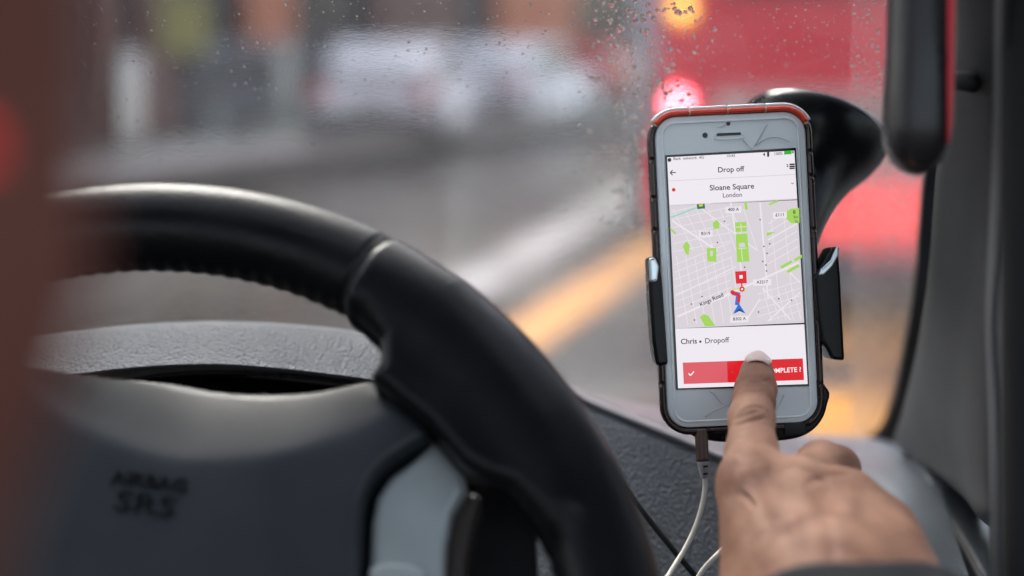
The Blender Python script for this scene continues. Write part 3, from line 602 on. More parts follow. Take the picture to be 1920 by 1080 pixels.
# screen protector: thin bevelled glass plate with cracks
prot = mat('screen protector', (.86, .9, .91), .15, coat=.3)
rim_o = rrect(.0615, .1335, .006, 8); rim_i = rrect(.0605, .1325, .0055, 8); n = len(rim_o)
vs = [(x, y, -.0001) for x, y in rim_o]+[(x, y, .0003) for x, y in rim_i]+[(x*.985, y*.992, .0003) for x, y in rim_i]+[(x*.98, y*.99, -.0001) for x, y in rim_i]
fs_ = [(a*n+i, a*n+(i+1) % n, (a+1)*n+(i+1) % n, (a+1)*n+i) for a in range(3) for i in range(n)]
link('screen_protector', mesh('prot', vs, fs_), prot, phone, local=True)
def em(name, col, s=1.):
    c = [((x/255+.055)/1.055)**2.4 if x > 10 else x/255/12.92 for x in col]; m = bpy.data.materials.new(name); m.use_nodes = True; b = m.node_tree.nodes['Principled BSDF']
    b.inputs['Base Color'].default_value = (.02, .02, .02, 1); b.inputs['Roughness'].default_value = .25; b.inputs['Emission Color'].default_value = (*c, 1); b.inputs['Emission Strength'].default_value = s*K*.97; b.inputs['Specular IOR Level'].default_value = .2
    return m
E_ = {k: em(k, v) for k, v in {'screen white': (240, 234, 241), 'screen map': (218, 210, 217), 'screen street': (236, 230, 235), 'screen grey': (207, 202, 208), 'park green': (164, 214, 84), 'ink': (40, 34, 40), 'soft ink': (105, 98, 105), 'button red': (222, 22, 34), 'button light': (222, 92, 102),
      'pin blue': (20, 110, 220), 'dark blue': (14, 30, 110), 'teal': (140, 214, 196), 'dark green': (20, 120, 80), 'badge yellow': (240, 200, 40), 'battery green': (40, 180, 50), 'pure white': (252, 250, 252), 'route yellow': (225, 215, 90)}.items()}
scr = link('screen', prism([ui(1247, 291), ui(1492, 277), ui(1518, 724), ui(1267, 731)][::-1], .0, .00012), mat('screen black border', (.01, .01, .01), .15), phone, local=True, smooth=False)
Z0 = .00012
def up(nm, pxs, m, lay): return link(nm, mesh('u', [(*ui(*q), Z0+lay*.00004) for q in pxs], [tuple(range(len(pxs)))]), E_[m], scr, local=True, smooth=False)
# inner edges of the lit picture: left x(y), right x(y)
Lx = lambda y: 1250.5+(y-291)*(1271.5-1250.5)/(731-291); Rx = lambda y: 1489+(y-277)*(1514.5-1489)/(724-277)
def band_(nm, yl0, yl1, m, lay, slope=-12.5):
    return up(nm, [(Lx(yl0), yl0), (Rx(yl0+slope), yl0+slope), (Rx(yl1+slope), yl1+slope), (Lx(yl1), yl1)], m, lay)
band_('header_panel', 295, 386, 'screen white', 1); band_('street_map', 386.2, 616, 'screen map', 1, -11); band_('footer_panel', 616.2, 728, 'screen white', 1, -8)
band_('divider', 384.6, 386.6, 'screen grey', 2); band_('divider', 339, 340, 'screen grey', 2)
def seg_(a, b, wpx): 
    d = np.array(b, float)-a; n_ = np.array([-d[1], d[0]])/np.linalg.norm(d)*wpx/2; return [np.array(a)+n_, np.array(b)+n_, np.array(b)-n_, np.array(a)-n_]
def segs(nm, lst, m, lay):
    vs, f = [], []
    for a, b, wd in lst:
        k = len(vs); vs += [(*ui(*q), Z0+lay*.00004+k*1e-9) for q in seg_(a, b, wd)]; f.append((k, k+1, k+2, k+3))
    return link(nm, mesh('s', vs, f), E_[m], scr, local=True, smooth=False)
st = []
def inmap(x, y): return 382 < y+ (x-1250)*.05 < 612 and Lx(y)+3 < x < Rx(y)-3
def street(a, b, wd):
    a = np.array(a, float); b = np.array(b, float); n_ = 60; run = None
    for i in range(n_+1):
        q = a+(b-a)*i/n_
        if inmap(*q):
            if run is None: run = q
            last = q
        elif run is not None: 
            if np.linalg.norm(last-run) > 4: st.append((run, last, wd))
            run = None
    if run is not None and np.linalg.norm(last-run) > 4: st.append((run, last, wd))
street((1256, 411), (1345, 470), 3.4); street((1256, 600), (1530, 478), 4); street((1256, 560), (1380, 500), 2); street((1300, 380), (1420, 470), 2); street((1370, 380), (1392, 520), 3); street((1425, 380), (1440, 560), 3); street((1440, 450), (1510, 410), 2.6)
street((1430, 540), (1500, 620), 2.6); street((1470, 500), (1530, 560), 2.4); street((1420, 620), (1520, 530), 2.4); street((1400, 600), (1425, 560), 2.4)
for i in range(6): street((1440, 420+i*15), (1512, 378+i*15), 1.3)
for i in range(0, 6, 2): street((1446+i*12, 410), (1460+i*13, 560), 1.1)
for i in range(8): street((1256, 500+i*14), (1370, 455+i*14), 1.2)
for i in range(7): street((1268+i*17, 480), (1290+i*17, 612), 1.2)
for i in range(7): street((1262+i*22, 392), (1300+i*20, 470), 1.1)
for i in range(7): street((1430+i*14, 540), (1450+i*14, 616), 1.1)
for i in range(5): street((1420, 552+i*14), (1520, 520+i*14), 1.1)
for i in range(6): street((1256, 398+i*15), (1370, 372+i*16), 1.1)
segs('street_lines', st, 'screen street', 2)
greens = [[(1336, 418), (1344, 412), (1349, 418), (1349, 428), (1338, 430)], [(1280, 462), (1287, 452), (1293, 460), (1291, 479), (1286, 476)], [(1325, 465), (1343, 465), (1343, 491), (1326, 490)], [(1378, 417), (1399, 416), (1400, 434), (1379, 435)],
          [(1379, 439), (1401, 438), (1405, 490), (1382, 492)], [(1395, 379), (1400, 378), (1402, 393), (1397, 393)], [(1441, 382), (1456, 376), (1460, 378), (1443, 385)], [(1437, 436), (1454, 435), (1438, 443)], [(1472, 398), (1484, 391), (1498, 390), (1499, 418), (1484, 419), (1474, 410)],
          [(1256, 426), (1268, 437), (1266, 440), (1257, 431)], [(1462, 500), (1483, 488), (1486, 492), (1466, 504)], [(1474, 508), (1496, 495), (1499, 500), (1478, 512)], [(1488, 486), (1503, 477), (1504, 483), (1491, 490)], [(1312, 594), (1320, 589), (1328, 592), (1341, 611), (1322, 612)]]
for g in greens: up('park_patch', g, 'park green', 3)
for g in ([(1385, 456), (1396, 455), (1397, 463), (1386, 464)], [(1331, 470), (1337, 470), (1336, 480), (1332, 481)]): up('park_patch', g, 'screen map', 4)
segs('park_paths', [((1389, 419), (1390, 434), 1.2), ((1380, 426), (1399, 425), 1.2), ((1384, 466), (1400, 465), 1.1), ((1390, 466), (1392, 489), 1.1)], 'screen street', 4)
segs('transit_line', [((1257, 408), (1304, 390), 2.6)], 'teal', 3)
up('transit_badge', [(1306, 383), (1321, 382), (1322, 391), (1307, 392)], 'dark green', 4); up('badge_mark', [(1310, 383.5), (1318, 383), (1317, 387), (1311, 387.5)], 'badge yellow', 5)
def ut(body, px, py, hpx, m, lay=6, align='CENTER', sx=1., rot=0., nm='screen_text'):
    me = textmesh(body, hpx/SPX, align); x0, y0 = ui(px, py); a = math.radians(rot)
    for v in me.vertices: x, y = v.co.x*sx, v.co.y; v.co = (x0+x*math.cos(a)-y*math.sin(a), y0+x*math.sin(a)+y*math.cos(a), Z0+lay*.00004)
    o = link(nm, me, E_[m], scr, local=True, smooth=False); return o
def circ(cx, cy, r, n=20): return [(cx+r*math.cos(2*math.pi*k/n), cy+r*math.sin(2*math.pi*k/n)) for k in range(n)]
up('status_dot', circ(1255, 300, 3.6), 'ink', 6); ut('Back  network  4G', 1262, 298, 7.5, 'soft ink', align='LEFT', nm='status_text'); ut('10:43', 1370, 292.5, 7.5, 'soft ink', nm='status_text'); ut('100%', 1459, 288.5, 7.5, 'soft ink', nm='status_text')
up('status_dot', [(1430, 290), (1434, 286), (1434, 293)], 'ink', 6); up('status_dot', [(1438, 285), (1442, 285), (1442, 294), (1438, 294)], 'ink', 6)
up('battery_icon', [(1470, 283), (1484, 282), (1484, 289), (1470, 290)], 'battery green', 6); segs('battery_outline', [((1485, 285.5), (1488, 285.4), 4)], 'soft ink', 6)
segs('back_arrow', [((1257, 324), (1267, 323.4), 1.8), ((1256.4, 324), (1261, 319), 1.8), ((1256.4, 324), (1261, 328.6), 1.8)], 'ink', 6)
ut('Drop off', 1370, 318, 14, 'ink'); ut('Sloane Square', 1372, 351, 14.5, 'ink', sx=1.02); ut('London', 1373, 366, 12, 'soft ink')
up('stop_dot', circ(1263, 356, 3.4), 'button red', 6)
segs('list_icon', [((1475, 312), (1478, 311.8), 2.2), ((1480, 308.5), (1490, 308), 3), ((1480, 312.5), (1490, 312), 3), ((1480, 316), (1490, 315.6), 2.6), ((1474.5, 308.8), (1477, 308.6), 2)], 'ink', 6)
segs('chevron', [((1483, 343), (1485.5, 345), 1.2), ((1485.5, 345), (1488, 342.6), 1.2)], 'soft ink', 6)
def lab(body, px, py, h, rot=2.0, wpx=30): 
    up('map_label_plate', [(px-wpx/2, py-5), (px+wpx/2, py-6), (px+wpx/2, py+6), (px-wpx/2, py+7)], 'screen street', 5); ut(body, px, py, h, 'ink', 6, nm='map_label')
lab('400 A', 1375, 393, 8.5); lab('B319', 1323, 438, 8.5, wpx=26); lab('£111', 1462, 403, 8.5, wpx=26); lab('A3217', 1429, 529, 8, wpx=34); lab('B302 A', 1386, 598, 8, wpx=34)
ut('Kings Road', 1334, 562, 10.5, 'ink', rot=22, nm='map_label'); ut('B', 1489, 398, 9, 'ink', nm='map_label'); ut('Bel', 1492, 407, 7, 'soft ink', nm='map_label'); ut('Sq', 1493, 415, 7, 'soft ink', nm='map_label')
for q in ((1425, 412), (1432, 462), (1443, 457), (1438, 475), (1430, 490), (1358, 415), (1345, 455), (1460, 560), (1484, 563), (1422, 585), (1302, 600), (1296, 570), (1436, 497), (1437, 508), (1396, 501), (1316, 556)): up('map_dot', circ(*q, 1.6, 8), 'soft ink', 5)
up('destination_marker', [(1378, 509), (1399, 508), (1400, 531), (1380, 532)], 'button red', 6); up('marker_hole', [(1386, 516), (1392, 515.6), (1392.5, 522), (1386.5, 522.4)], 'pure white', 7)
segs('marker_stem', [((1390, 530), (1391, 538), 2.4)], 'button red', 6)
segs('route_line', [((1382, 572), (1384, 554), 8.5), ((1387, 553), (1373, 549), 8)], 'pin blue', 5); segs('route_line', [((1384, 567), (1386, 553), 6), ((1386, 553.5), (1374, 549), 6)], 'button red', 7)
up('route_node', circ(1373, 548, 4), 'button red', 7); up('route_node', circ(1391, 542, 5), 'button red', 8); up('route_node', circ(1391, 542, 2), 'pure white', 9); segs('route_line', [((1374, 543), (1384, 541), 3), ((1384, 541), (1398, 547), 3)], 'route yellow', 6)
up('position_arrow', [(1385, 569), (1397, 587), (1386, 581)], 'pin blue', 8); up('position_arrow', [(1385, 569), (1386, 581), (1374, 588)], 'pin blue', 8); up('arrow_shade', [(1386, 579), (1398, 588), (1386, 583), (1374, 589)], 'dark blue', 9)
ut('Chris', 1276, 641, 14, 'ink', align='LEFT'); up('bullet', circ(1313, 640.5, 2.2), 'ink', 6); ut('Dropoff', 1321, 639.5, 14, 'soft ink', align='LEFT')
up('complete_button', [(1280, 680), (1505, 672), (1507.5, 712.5), (1282, 720)], 'button red', 3); up('button_slide', [(1280, 680), (1363, 677), (1364.5, 717.2), (1282, 720)], 'button light', 4)
segs('check_mark', [((1291, 700), (1294.5, 704), 2.2), ((1294.5, 704), (1301, 696.5), 2.2)], 'pure white', 6); up('bullet', circ(1373, 698, 1.3), 'button light', 6)
ut('COMPLETE ?', 1502, 693, 12.5, 'pure white', align='RIGHT', sx=.98)
# phone front details
dk = mat('phone black hole', (.004, .004, .005), .3)
def disc(nm, px, py, r, z=.0): return link(nm, prism([ui(px+r*math.cos(a), py+r*math.sin(a)) for a in np.linspace(0, 2*math.pi, 20, endpoint=False)], -.0003, z), dk, phone, local=True, smooth=False)
disc('front_camera', 1322, 253.5, 5); disc('proximity_sensor', 1365.5, 231.5, 4)
link('earpiece', prism([(x, y) for x, y in rrect(46/SPX, 5/SPX, 2.4/SPX, 5, *ui(1366.5, 251.5))], -.0003, .0), dk, phone, local=True, smooth=False)
link('earpiece_cutout', tube([(*ui(*q), .0001) for q in ((1341, 252), (1343, 261), (1390, 259), (1392, 250))], .00022, 6, 6), prot, phone, local=True)
hb = link('home_button', joinm([tube([( *(np.array(ui(1392, 763))+np.array([math.cos(a), math.sin(a)])*.0056), .0) for a in np.linspace(0, 2*math.pi*.999, 14)], .00022, 6, 3)]), M['silver'], phone, local=True)
crk = mat('crack line', (.42, .48, .5), .3)
for c_ in ([(1330, 733), (1340, 740), (1352, 755), (1362, 760)], [(1322, 782), (1340, 770), (1357, 763), (1372, 757)], [(1393, 262), (1402, 272), (1410, 280)], [(1414, 275), (1424, 258), (1434, 240), (1440, 233)], [(1417, 272), (1437, 260), (1460, 258), (1480, 266)], [(1360, 233), (1352, 238), (1344, 238)], [(1470, 740), (1462, 758), (1450, 775)]):
    link('crack', tube([(*ui(*q), .00002) for q in c_], [.00018, .0001], 5, 4), crk, phone, local=True)
# bumper case
M['skyglint'] = mat('pale sky highlight', (.8, .78, .78), .12, coat=.5)
casem = mat('dark red translucent case', (.25, .02, .012), .18, trans=.45, ior=1.45, coat=.5)
cased = bumpify(mat('dark brown case', (.022, .007, .005), .28, coat=.15), 300, .1, .0003, 'noise', .2, .08, 60)
redm = mat('backlit red case edge', (.75, .05, .015), .25, coat=.5)  # light shining through the brown case put into the top segments' colour
def sweep(path, prof, closed=False):
    p = np.array(path); n = len(p); vs = []
    for i in range(n):
        t = p[(i+1) % n if closed else min(i+1, n-1)]-p[i-1 if (closed or i) else 0]; t /= np.linalg.norm(t)+1e-12; nn = np.array([t[1], -t[0]])
        vs.append([Vector((p[i][0]+nn[0]*a, p[i][1]+nn[1]*a, z)) for a, z in prof])
    return loft(vs)
full = np.array(rrect(.0674, .1386, .0100, 12)); full = np.concatenate([full, full[:1]])
seglen = np.r_[0, np.cumsum(np.linalg.norm(np.diff(full, axis=0), axis=1))]; tot = seglen[-1]
def at(s): s %= tot; return np.array([np.interp(s, seglen, full[:, 0]), np.interp(s, seglen, full[:, 1])])
prof = [(.0, -.008), (.0021, -.0078), (.0027, -.006), (.0027, -.001), (.0022, .0006), (.0012, .0011), (.0002, .0008), (.0, .0)]
case = link('case', rr_body(.0722, .1434, .0125, -.0102, -.0073, .001), cased, phone, local=True)
def near(px, py):
    q = np.array(ui(px, py)); ss = np.linspace(0, tot, 1500, endpoint=False); return ss[np.argmin([np.linalg.norm(at(s)-q) for s in ss])]
cuts = sorted(near(*q) for q in ((1231, 236), (1516, 228), (1293, 216), (1365, 213), (1436, 205), (1532, 330), (1523, 285), (1536, 430), (1540, 520), (1548, 600), (1552, 720), (1520, 812), (1420, 822), (1330, 820), (1262, 720), (1240, 600), (1236, 520), (1228, 432), (1226, 372), (1224, 300)))
for i, a in enumerate(cuts):
    b = cuts[(i+1) % len(cuts)]; b = b if b > a else b+tot; g = .00035
    ss = np.linspace(a+g, b-g, max(6, int((b-a)/.0012))); pth = [at(s) for s in ss]; mid = at((a+b)/2)
    istop = mid[1] > .0625
    link('bumper_segment', sweep(pth, prof), redm if istop else cased, case, local=True)
    if istop: link('bumper_highlight', sweep(pth, [(.0026, -.005), (.0036, -.0045), (.0040, -.002), (.0034, .0), (.0024, .0)]), M['skyglint'], case, local=True)  # pale ridge stands for the sky highlight along the case top
    pc = [at(s) for s in (a-g*1.2, a, a+g*1.2)]; pr2 = [(x*.8, z*.8) for x, z in prof]
    link('bumper_joint', sweep(pc, pr2), mat('joint amber', (.5, .42, .25) if at(a)[1] > .06 else (.1, .06, .05), .3) if i < 1 or at(a)[1] > .06 else cased, case, local=True)

holder = tag(empty('phone_holder', P(1400, 800, .645), PROT), 'black plastic phone holder with side clamps on a suction cup arm', 'phone holder')
bpy.context.view_layer.update()
def hpoly(nm, pts, z0, z1, m, bv=.0015, par=None):
    me = prism([ui(*q) for q in pts], z0, z1); me.transform(phone.matrix_world); o = link(nm, me, m, par or holder, smooth=False); bevel(o, bv, 3)
    for p in o.data.polygons: p.use_smooth = False
    return o
cl_ = hpoly('clamp', [(1214, 482), (1232, 480), (1240, 520), (1246, 600), (1252, 684), (1229, 686), (1222, 640), (1217, 560)], -.014, .003, M['gloss'], .0016)
hpoly('clamp_lip', [(1213.5, 484), (1226, 483), (1233, 500), (1230, 528), (1216, 530)], .0032, .0062, mat('bright clamp lip', (.55, .62, .66), .15, metal=.6), .0012, cl_)
cr_ = hpoly('clamp', [(1524, 520), (1540, 492), (1556, 463), (1568, 462), (1573, 520), (1577, 600), (1581, 676), (1556, 673), (1548, 655), (1538, 640), (1532, 600)], -.014, .0035, M['gloss'], .0016)
hpoly('clamp_lip', [(1562, 464), (1568, 462), (1567, 480), (1556, 500), (1540, 516), (1530, 517), (1534, 505), (1552, 488)], .0037, .0062, mat('bright right lip', (.45, .5, .53), .18, metal=.6), .001, cr_)
hpoly('clamp_rail', [(1238, 560), (1536, 545), (1540, 640), (1244, 655)], -.022, -.0108, M['black'])
ft = hpoly('foot', [tuple(q) for q in cr([(1254, 740), (1256, 768), (1266, 790), (1284, 808), (1310, 822), (1350, 829), (1400, 830), (1450, 828), (1495, 822), (1524, 808), (1543, 786), (1552, 760), (1553, 730), (1500, 700), (1300, 705)], 4)], -.016, -.0004, M['gloss'], .0012)
for q in ((1380, 808), (1490, 800)): hpoly('foot_grip', [(q[0]-20, q[1]-6), (q[0]+20, q[1]-8), (q[0]+22, q[1]+14), (q[0]-20, q[1]+16)], -.0003, .0012, M['black'], .0004, ft)
# suction cup: rings along its bent axis
def ringp(c, nrm, r, up=None, n=48, sq=1.):
    r = float(r); nrm = Vector(nrm).normalized(); u = Vector((1, 0, 0)); u = (u-nrm*u.dot(nrm)).normalized(); v = nrm.cross(u); return [c+r*(math.cos(a)*u+sq*math.sin(a)*v) for a in np.linspace(0, 2*math.pi, n, endpoint=False)]
cup_c = P(1530, 243, .708); roll = Matrix.Rotation(math.radians(-19), 3, Vector(CF))
cn = Matrix.Rotation(math.radians(0), 3, 'Y')@(-WN)
# disc normal in camera space: mostly up with some tilt away so it reads as a thin ellipse
dn = (Vector(CU)*.93+Vector(CR)*.34+Vector(CF)*.33).normalized()
spine = [(1530, 243, .708, .0352), (1528, 251, .705, .0358), (1525, 264, .701, .0352), (1520, 290, .696, .0310), (1513, 325, .69, .0235), (1505, 365, .682, .0175), (1495, 410, .672, .0135), (1480, 460, .664, .012), (1450, 510, .656, .013), (1420, 550, .652, .015)]
pts = [P(*s[:3]) for s in spine]; rings = []; dirs = []
for i in range(len(pts)):
    t = (pts[max(i-1, 0)]-pts[min(i+1, len(pts)-1)]).normalized(); k = min(1, i/5.); dirs.append((dn*(1-k)+t*k).normalized())
gp = cr(np.array([[*p, *d, s[3]] for p, d, s in zip(pts, dirs, spine)]), 5)
cupb = link('suction_cup', loft([ringp(Vector(g[:3]), g[3:6], g[6]) for g in gp]), M['gloss'], holder)
tor = [P(1530, 238, .708)]; rp = ringp(P(1530, 245, .708), dn, .0358, n=60); rp.append(rp[0])
link('cup_rim', tube(rp, .0013, 8, 2), mat('shiny black lip', (.01, .01, .011), .12, coat=1.), holder)
link('lever', tube([P(1522, 330, .665), P(1518, 300, .672), P(1527, 262, .68)], .0022, 8), M['black'], holder)

cable = tag(empty('charging_cable', P(1315, 860, .625)), 'thin cream charging cable hanging from the bottom of the phone', 'cable')
cw = mat('cream cable rubber', (.72, .69, .6), .45)
link('cable', tube([P(1321, 893, .628), P(1322, 915, .628), P(1316, 950, .627), (P(1302, 993, .625)), P(1281, 1035, .62), P(1258, 1072, .612), P(1238, 1110, .60), P(1240, 1180, .60), P(1275, 1160, .61), P(1305, 1090, .62), P(1340, 1045, .625), P(1390, 1010, .64), P(1450, 1040, .66)], .0012, 10, 10), cw, cable)
link('plug', tube([P(1315, 806, .630), P(1316, 835, .629), P(1318, 864, .628)], .0029, 14), bumpify(mat('brown sleeve', (.10, .055, .04), .35), 300, .2, .0004, 'noise', .3), cable)
link('strain_relief', tube([P(1318, 865, .628), P(1320, 880, .628), P(1321, 896, .628)], [.0028, .0025, .0018], 12), mat('mauve grey collar', (.36, .33, .34), .5), cable)
for y in (875, 889): link('collar_notch', tube([P(1319, y, .6252), P(1327, y-1, .6257)], .0005, 6, 2), M['black'], cable)

# ------------------------------------------------------------------ hand
def H(px, py, d): return np.array([(px-960)/FPX*d, (540-py)/FPX*d, -d])*1000   # camera-aligned millimetres
def handsdf(X, Y, Z):
    c = lambda a, b, ra, rb: cap(X, Y, Z, H(*a), H(*b), ra, rb)
    tip, dip, pip, mcp = (1419, 701, .6195), (1417, 730, .6085), (1409, 784, .587), (1409, 905, .554)
    idx = c(tip, dip, 7.6, 8.6); idx = smin(idx, c(dip, (1413, 755, .598), 8.5, 8.6), 3); idx = smin(idx, c((1413, 755, .598), pip, 8.6, 9.3), 3)
    idx = smin(idx, c(pip, (1410, 850, .569), 9.3, 9.9), 3); idx = smin(idx, c((1410, 850, .569), mcp, 9.9, 12.5), 5)
    mid = c((1495, 915, .555), (1540, 876, .584), 11.5, 10.2); mid = smin(mid, c((1540, 876, .584), (1567, 880, .592), 10.2, 9.6), 4); mid = smin(mid, c((1567, 880, .592), (1572, 950, .600), 9.4, 8.6), 4)
    mid = smin(mid, c((1572, 950, .60), (1550, 1000, .585), 8.5, 8), 4)
    ring = c((1590, 940, .553), (1620, 960, .580), 11, 9.6); ring = smin(ring, c((1620, 960, .58), (1622, 1020, .588), 9.4, 8.4), 4); ring = smin(ring, c((1622, 1020, .588), (1600, 1060, .57), 8.3, 7.5), 4)
    lit = c((1665, 995, .547), (1688, 1010, .568), 10, 8.4); lit = smin(lit, c((1688, 1010, .568), (1685, 1060, .572), 8.2, 7.4), 4); lit = smin(lit, c((1685, 1060, .572), (1665, 1090, .556), 7.3, 6.8), 4)
    th = c((1440, 1080, .55), (1428, 1000, .572), 15, 12); th = smin(th, c((1428, 1000, .572), (1428, 915, .590), 11, 9.6), 5); th = smin(th, c((1428, 915, .59), (1430, 862, .60), 9.4, 7.6), 4)
    pal = c(mcp, (1470, 1130, .508), 12.5, 15); pal = smin(pal, c((1415, 955, .551), (1425, 1150, .52), 12.5, 15.5), 7)
    pal = smin(pal, c((1495, 918, .550), (1535, 1150, .500), 12.5, 15), 11); pal = smin(pal, c((1588, 937, .549), (1600, 1150, .500), 12.4, 15.5), 11)
    pal = smin(pal, c((1662, 992, .545), (1690, 1110, .508), 12.0, 16.5), 11); pal = smin(pal, c((1540, 1000, .545), (1560, 1110, .525), 17, 18), 9)
    pal = smin(pal, c((1560, 1120, .505), (1600, 1330, .46), 26, 25), 14)
    # knuckles and tendons standing slightly proud
    for a, b, r in (((1403, 900, .5425), (1470, 1090, .4965), 1.7), ((1497, 905, .5395), (1540, 1090, .4875), 1.9), ((1588, 930, .538), (1592, 1090, .4868), 1.6), ((1655, 985, .5345), (1660, 1090, .4925), 1.5)):
        pal = smin(pal, c(a, b, r+1.2, r), 5)
    pal = smin(pal, c((1402, 893, .5455), (1402, 905, .5435), 4.5, 4.5), 6)
    pal = smin(pal, c((1500, 908, .5445), (1502, 914, .5435), 5, 5), 7)
    d = smin(pal, idx, 6); d = smin(d, mid, 3.5); d = smin(d, ring, 3); d = smin(d, lit, 3); d = smin(d, th, 4.5)
    return d
lo = H(1340, 1300, .47); h0 = (66, -150, -635); h1 = (162, -28, -455)
me = nets_mesh(handsdf, h0, h1, .85)
nv = len(me.vertices); co = np.empty(nv*3); me.vertices.foreach_get('co', co); co = co.reshape(-1, 3); no = np.empty(nv*3); me.vertices.foreach_get('normal', no); no = no.reshape(-1, 3)
if (no*(co-co.mean(0))).sum() < 0: me.flip_normals(); me.update(); no = -no
ppx = 960+co[:, 0]/-co[:, 2]*FPX; ppy = 540-co[:, 1]/-co[:, 2]*FPX; front = np.clip(no[:, 2]*1.5+.2, 0, 1); disp = np.zeros(nv); fold = np.zeros(nv)
def groove(pl, wd, dep, ridge=0.):
    global disp
    p = cr([list(q) for q in pl], 6); d2 = np.full(nv, 1e9); tt = np.zeros(nv)
    for i in range(len(p)-1):
        a, b = p[i], p[i+1]; e = b-a; t = np.clip(((ppx-a[0])*e[0]+(ppy-a[1])*e[1])/(e@e+1e-9), 0, 1); dd = (ppx-a[0]-e[0]*t)**2+(ppy-a[1]-e[1]*t)**2
        m = dd < d2; d2 = np.where(m, dd, d2); tt = np.where(m, (i+t)/(len(p)-1), tt)
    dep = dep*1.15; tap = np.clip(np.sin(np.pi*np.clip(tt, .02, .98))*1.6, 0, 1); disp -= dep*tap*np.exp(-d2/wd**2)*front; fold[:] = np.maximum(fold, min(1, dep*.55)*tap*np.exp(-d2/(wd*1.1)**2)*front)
    if ridge: disp += ridge*tap*np.exp(-(np.sqrt(d2)-wd*2)**2/(wd*1.3)**2)*front
groove([(1374, 790), (1392, 780), (1408, 775), (1420, 772)], 3.2, .75, .3); groove([(1372, 802), (1395, 793), (1420, 786), (1436, 784)], 3.2, .8, .35); groove([(1383, 783), (1400, 768), (1418, 763), (1432, 770)], 3, .45, .2)
groove([(1436, 766), (1442, 778), (1440, 790)], 3, .4, .1); groove([(1388, 712), (1405, 717), (1430, 716), (1448, 710)], 2.8, .35, .15); groove([(1390, 722), (1410, 726), (1435, 722)], 2.8, .3, .1); groove([(1392, 732), (1412, 735), (1440, 730)], 2.8, .2)
groove([(1368, 830), (1400, 834), (1440, 828)], 3, .22); groove([(1368, 850), (1405, 853), (1445, 846)], 3, .2); groove([(1366, 872), (1400, 873), (1430, 866)], 3, .18)
groove([(1385, 925), (1400, 932), (1412, 945), (1420, 948)], 5, .9, .3); groove([(1470, 880), (1500, 872), (1540, 900), (1560, 915)], 6, .6, .4); groove([(1500, 950), (1505, 1000), (1510, 1050)], 8, .7, .2); groove([(1505, 915), (1530, 900), (1570, 890), (1600, 890)], 6, .5, .3)
groove([(1430, 960), (1470, 985), (1500, 1045)], 12, .8, .3); groove([(1600, 960), (1640, 1000), (1700, 1030)], 10, .5, .3); groove([(1550, 960), (1556, 1010), (1560, 1060)], 10, .6, .2)
groove([(1690, 1010), (1720, 1030), (1750, 1040)], 5, .4, .2); groove([(1700, 1035), (1730, 1048), (1760, 1050)], 4, .35, .2)
co = co+no*disp[:, None]
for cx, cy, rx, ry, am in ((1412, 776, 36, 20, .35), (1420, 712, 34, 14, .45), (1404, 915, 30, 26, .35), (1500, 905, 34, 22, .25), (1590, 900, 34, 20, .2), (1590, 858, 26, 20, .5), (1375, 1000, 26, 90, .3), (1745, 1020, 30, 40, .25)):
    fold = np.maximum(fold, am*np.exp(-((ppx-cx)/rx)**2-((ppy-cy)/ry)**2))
at_ = me.attributes.new('fold', 'FLOAT', 'POINT'); at_.data.foreach_set('value', fold.astype(np.float32))
R3 = np.array([CR, CU, -CF]); co = co/1000@R3+CC; me.vertices.foreach_set('co', co.ravel()); me.update()
person = tag(empty('person', P(1590, 1150, .50)), 'driver\'s right hand in a dark sleeve, index finger tapping the red button', 'person')
skin = mat('brown skin', (.40, .215, .145), .58, spec=.35, sss=.2)
b = skin.node_tree.nodes['Principled BSDF']; c0 = coords(skin)
def nzz(sc, det, c=c0, dist=0): n_ = N(skin, 'ShaderNodeTexNoise'); n_.inputs['Scale'].default_value = sc; n_.inputs['Detail'].default_value = det; n_.inputs['Distortion'].default_value = dist; L(skin, c, n_.inputs['Vector']); return n_.outputs['Fac']
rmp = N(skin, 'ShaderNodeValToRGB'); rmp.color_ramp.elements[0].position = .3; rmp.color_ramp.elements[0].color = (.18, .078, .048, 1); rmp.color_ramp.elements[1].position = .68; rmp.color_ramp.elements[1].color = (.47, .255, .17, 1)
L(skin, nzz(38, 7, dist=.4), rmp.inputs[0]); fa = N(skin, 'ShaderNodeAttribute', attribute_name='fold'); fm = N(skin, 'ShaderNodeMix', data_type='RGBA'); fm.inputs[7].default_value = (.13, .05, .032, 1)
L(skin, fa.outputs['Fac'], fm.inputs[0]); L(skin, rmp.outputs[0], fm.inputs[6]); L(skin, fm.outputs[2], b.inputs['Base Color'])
vo = N(skin, 'ShaderNodeTexVoronoi', feature='DISTANCE_TO_EDGE'); vo.inputs['Scale'].default_value = 900; mp2 = N(skin, 'ShaderNodeMapping'); mp2.inputs['Scale'].default_value = (.45, 1, 1); L(skin, c0, mp2.inputs[0]); L(skin, mp2.outputs[0], vo.inputs['Vector'])
b1 = N(skin, 'ShaderNodeBump'); b1.inputs['Strength'].default_value = .35; b1.inputs['Distance'].default_value = .0004; L(skin, vo.outputs['Distance'], b1.inputs['Height'])
b2 = N(skin, 'ShaderNodeBump'); b2.inputs['Strength'].default_value = .5; b2.inputs['Distance'].default_value = .0008; L(skin, nzz(260, 4, mp2.outputs[0]), b2.inputs['Height']); L(skin, b1.outputs[0], b2.inputs['Normal']); L(skin, b2.outputs[0], b.inputs['Normal'])
hand = link('hand', me, skin, person); hand['label'] = 'brown right hand seen from the back with index finger extended'
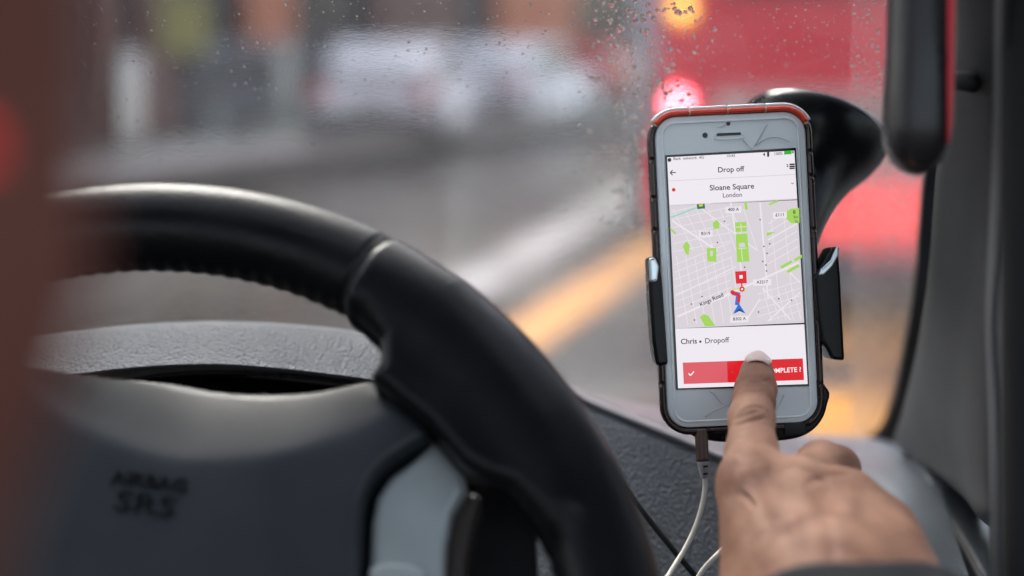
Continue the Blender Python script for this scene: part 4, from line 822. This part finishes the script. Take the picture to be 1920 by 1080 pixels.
# fingernail on the index tip: a curved plate
tipc = Vector(P(1419, 700, .6190)); dirf = (P(1419, 690, .626)-P(1417, 728, .6100)).normalized()
up_ = Vector(CU)*.80+Vector(CF)*-.60; up_ = (up_-dirf*up_.dot(dirf)).normalized(); sd_ = dirf.cross(up_)
vs = []; nu_, nv_ = 13, 11
for i in range(nu_):
    for j in range(nv_):
        a = (j/(nv_-1)*2-1)*.85; t = i/(nu_-1); wv = (1-.35*max(0, abs(t-.5)*2-.4)**2*2); lv = -.0032+t*.0105-.0016*(a*a)*(1 if t > .5 else -1)
        vs.append(tipc+dirf*(lv)+up_*(.0083*math.cos(a*.95)-.0012*t*t)+sd_*(.0079*math.sin(a*.95)*wv))
fs_ = [(i*nv_+j, i*nv_+j+1, (i+1)*nv_+j+1, (i+1)*nv_+j) for i in range(nu_-1) for j in range(nv_-1)]
nl = link('fingernail', mesh('nail', vs, fs_), mat('fingernail', (.84, .60, .53), .3, coat=.4, sss=.1), hand); solid(nl, .0006, 0)
# sleeve
ax = (Vector(CU)*-.62+Vector(CF)*-.78+Vector(CR)*.05).normalized(); upv = (Vector(CU)*.78-Vector(CF)*.62); upv = (upv-ax*upv.dot(ax)).normalized(); sv = ax.cross(upv)
c0_ = P(1600, 1139, .492); rings = []
for s_, k in ((.004, .93), (.0, .95), (-.0015, .985), (0, 1.02), (.003, 1.035), (.010, 1.03), (.018, 1.05), (.022, 1.0), (.03, 1.04), (.06, 1.08), (.12, 1.2)):
    rings.append([c0_+ax*(s_+.0012*math.sin(a*5+s_*200))+sv*.043*k*math.cos(a)+upv*.0235*k*math.sin(a) for a in np.linspace(0, 2*math.pi, 64, endpoint=False)])
vsr = [v for r in rings for v in r]; n = 64
me = mesh('sleeve', vsr, [(i*n+j, i*n+(j+1) % n, (i+1)*n+(j+1) % n, (i+1)*n+j) for i in range(len(rings)-1) for j in range(n)])
link('sleeve', me, bumpify(mat('charcoal knit', (.016, .017, .02), .9, sheen=.05), 1200, .8, .0006, 'noise', .25), person)

# ------------------------------------------------------------------ blurred seat close to the camera on the left
seat = tag(empty('seat', P(-100, 600, .19)), 'strongly blurred reddish brown seat edge very close at the left', 'seat')
rings = []
for py, x_ in ((-500, 190), (0, 185), (300, 175), (500, 175), (650, 150), (800, 95), (950, 40), (1100, 0), (1600, -90)):
    rx = .045; c = P(x_, py, .17)-Vector(CR)*rx; rings.append([c+Vector(CR)*rx*math.cos(a)+Vector(CF)*.016*math.sin(a) for a in np.linspace(0, 2*math.pi, 28, endpoint=False)])
link('cover', loft(rings), bumpify(mat('reddish brown cover', (.14, .045, .030), .8), 300, .3, .0006, 'noise', .2), seat)
rl = link('red_light', joinm([tube([P(-78, 272, .16), P(-78, 280, .16)], .0022, 12, 2)]), glow('small red light', (1, .012, .014), 5.5*K), seat); rl['label'] = 'small glowing red light'
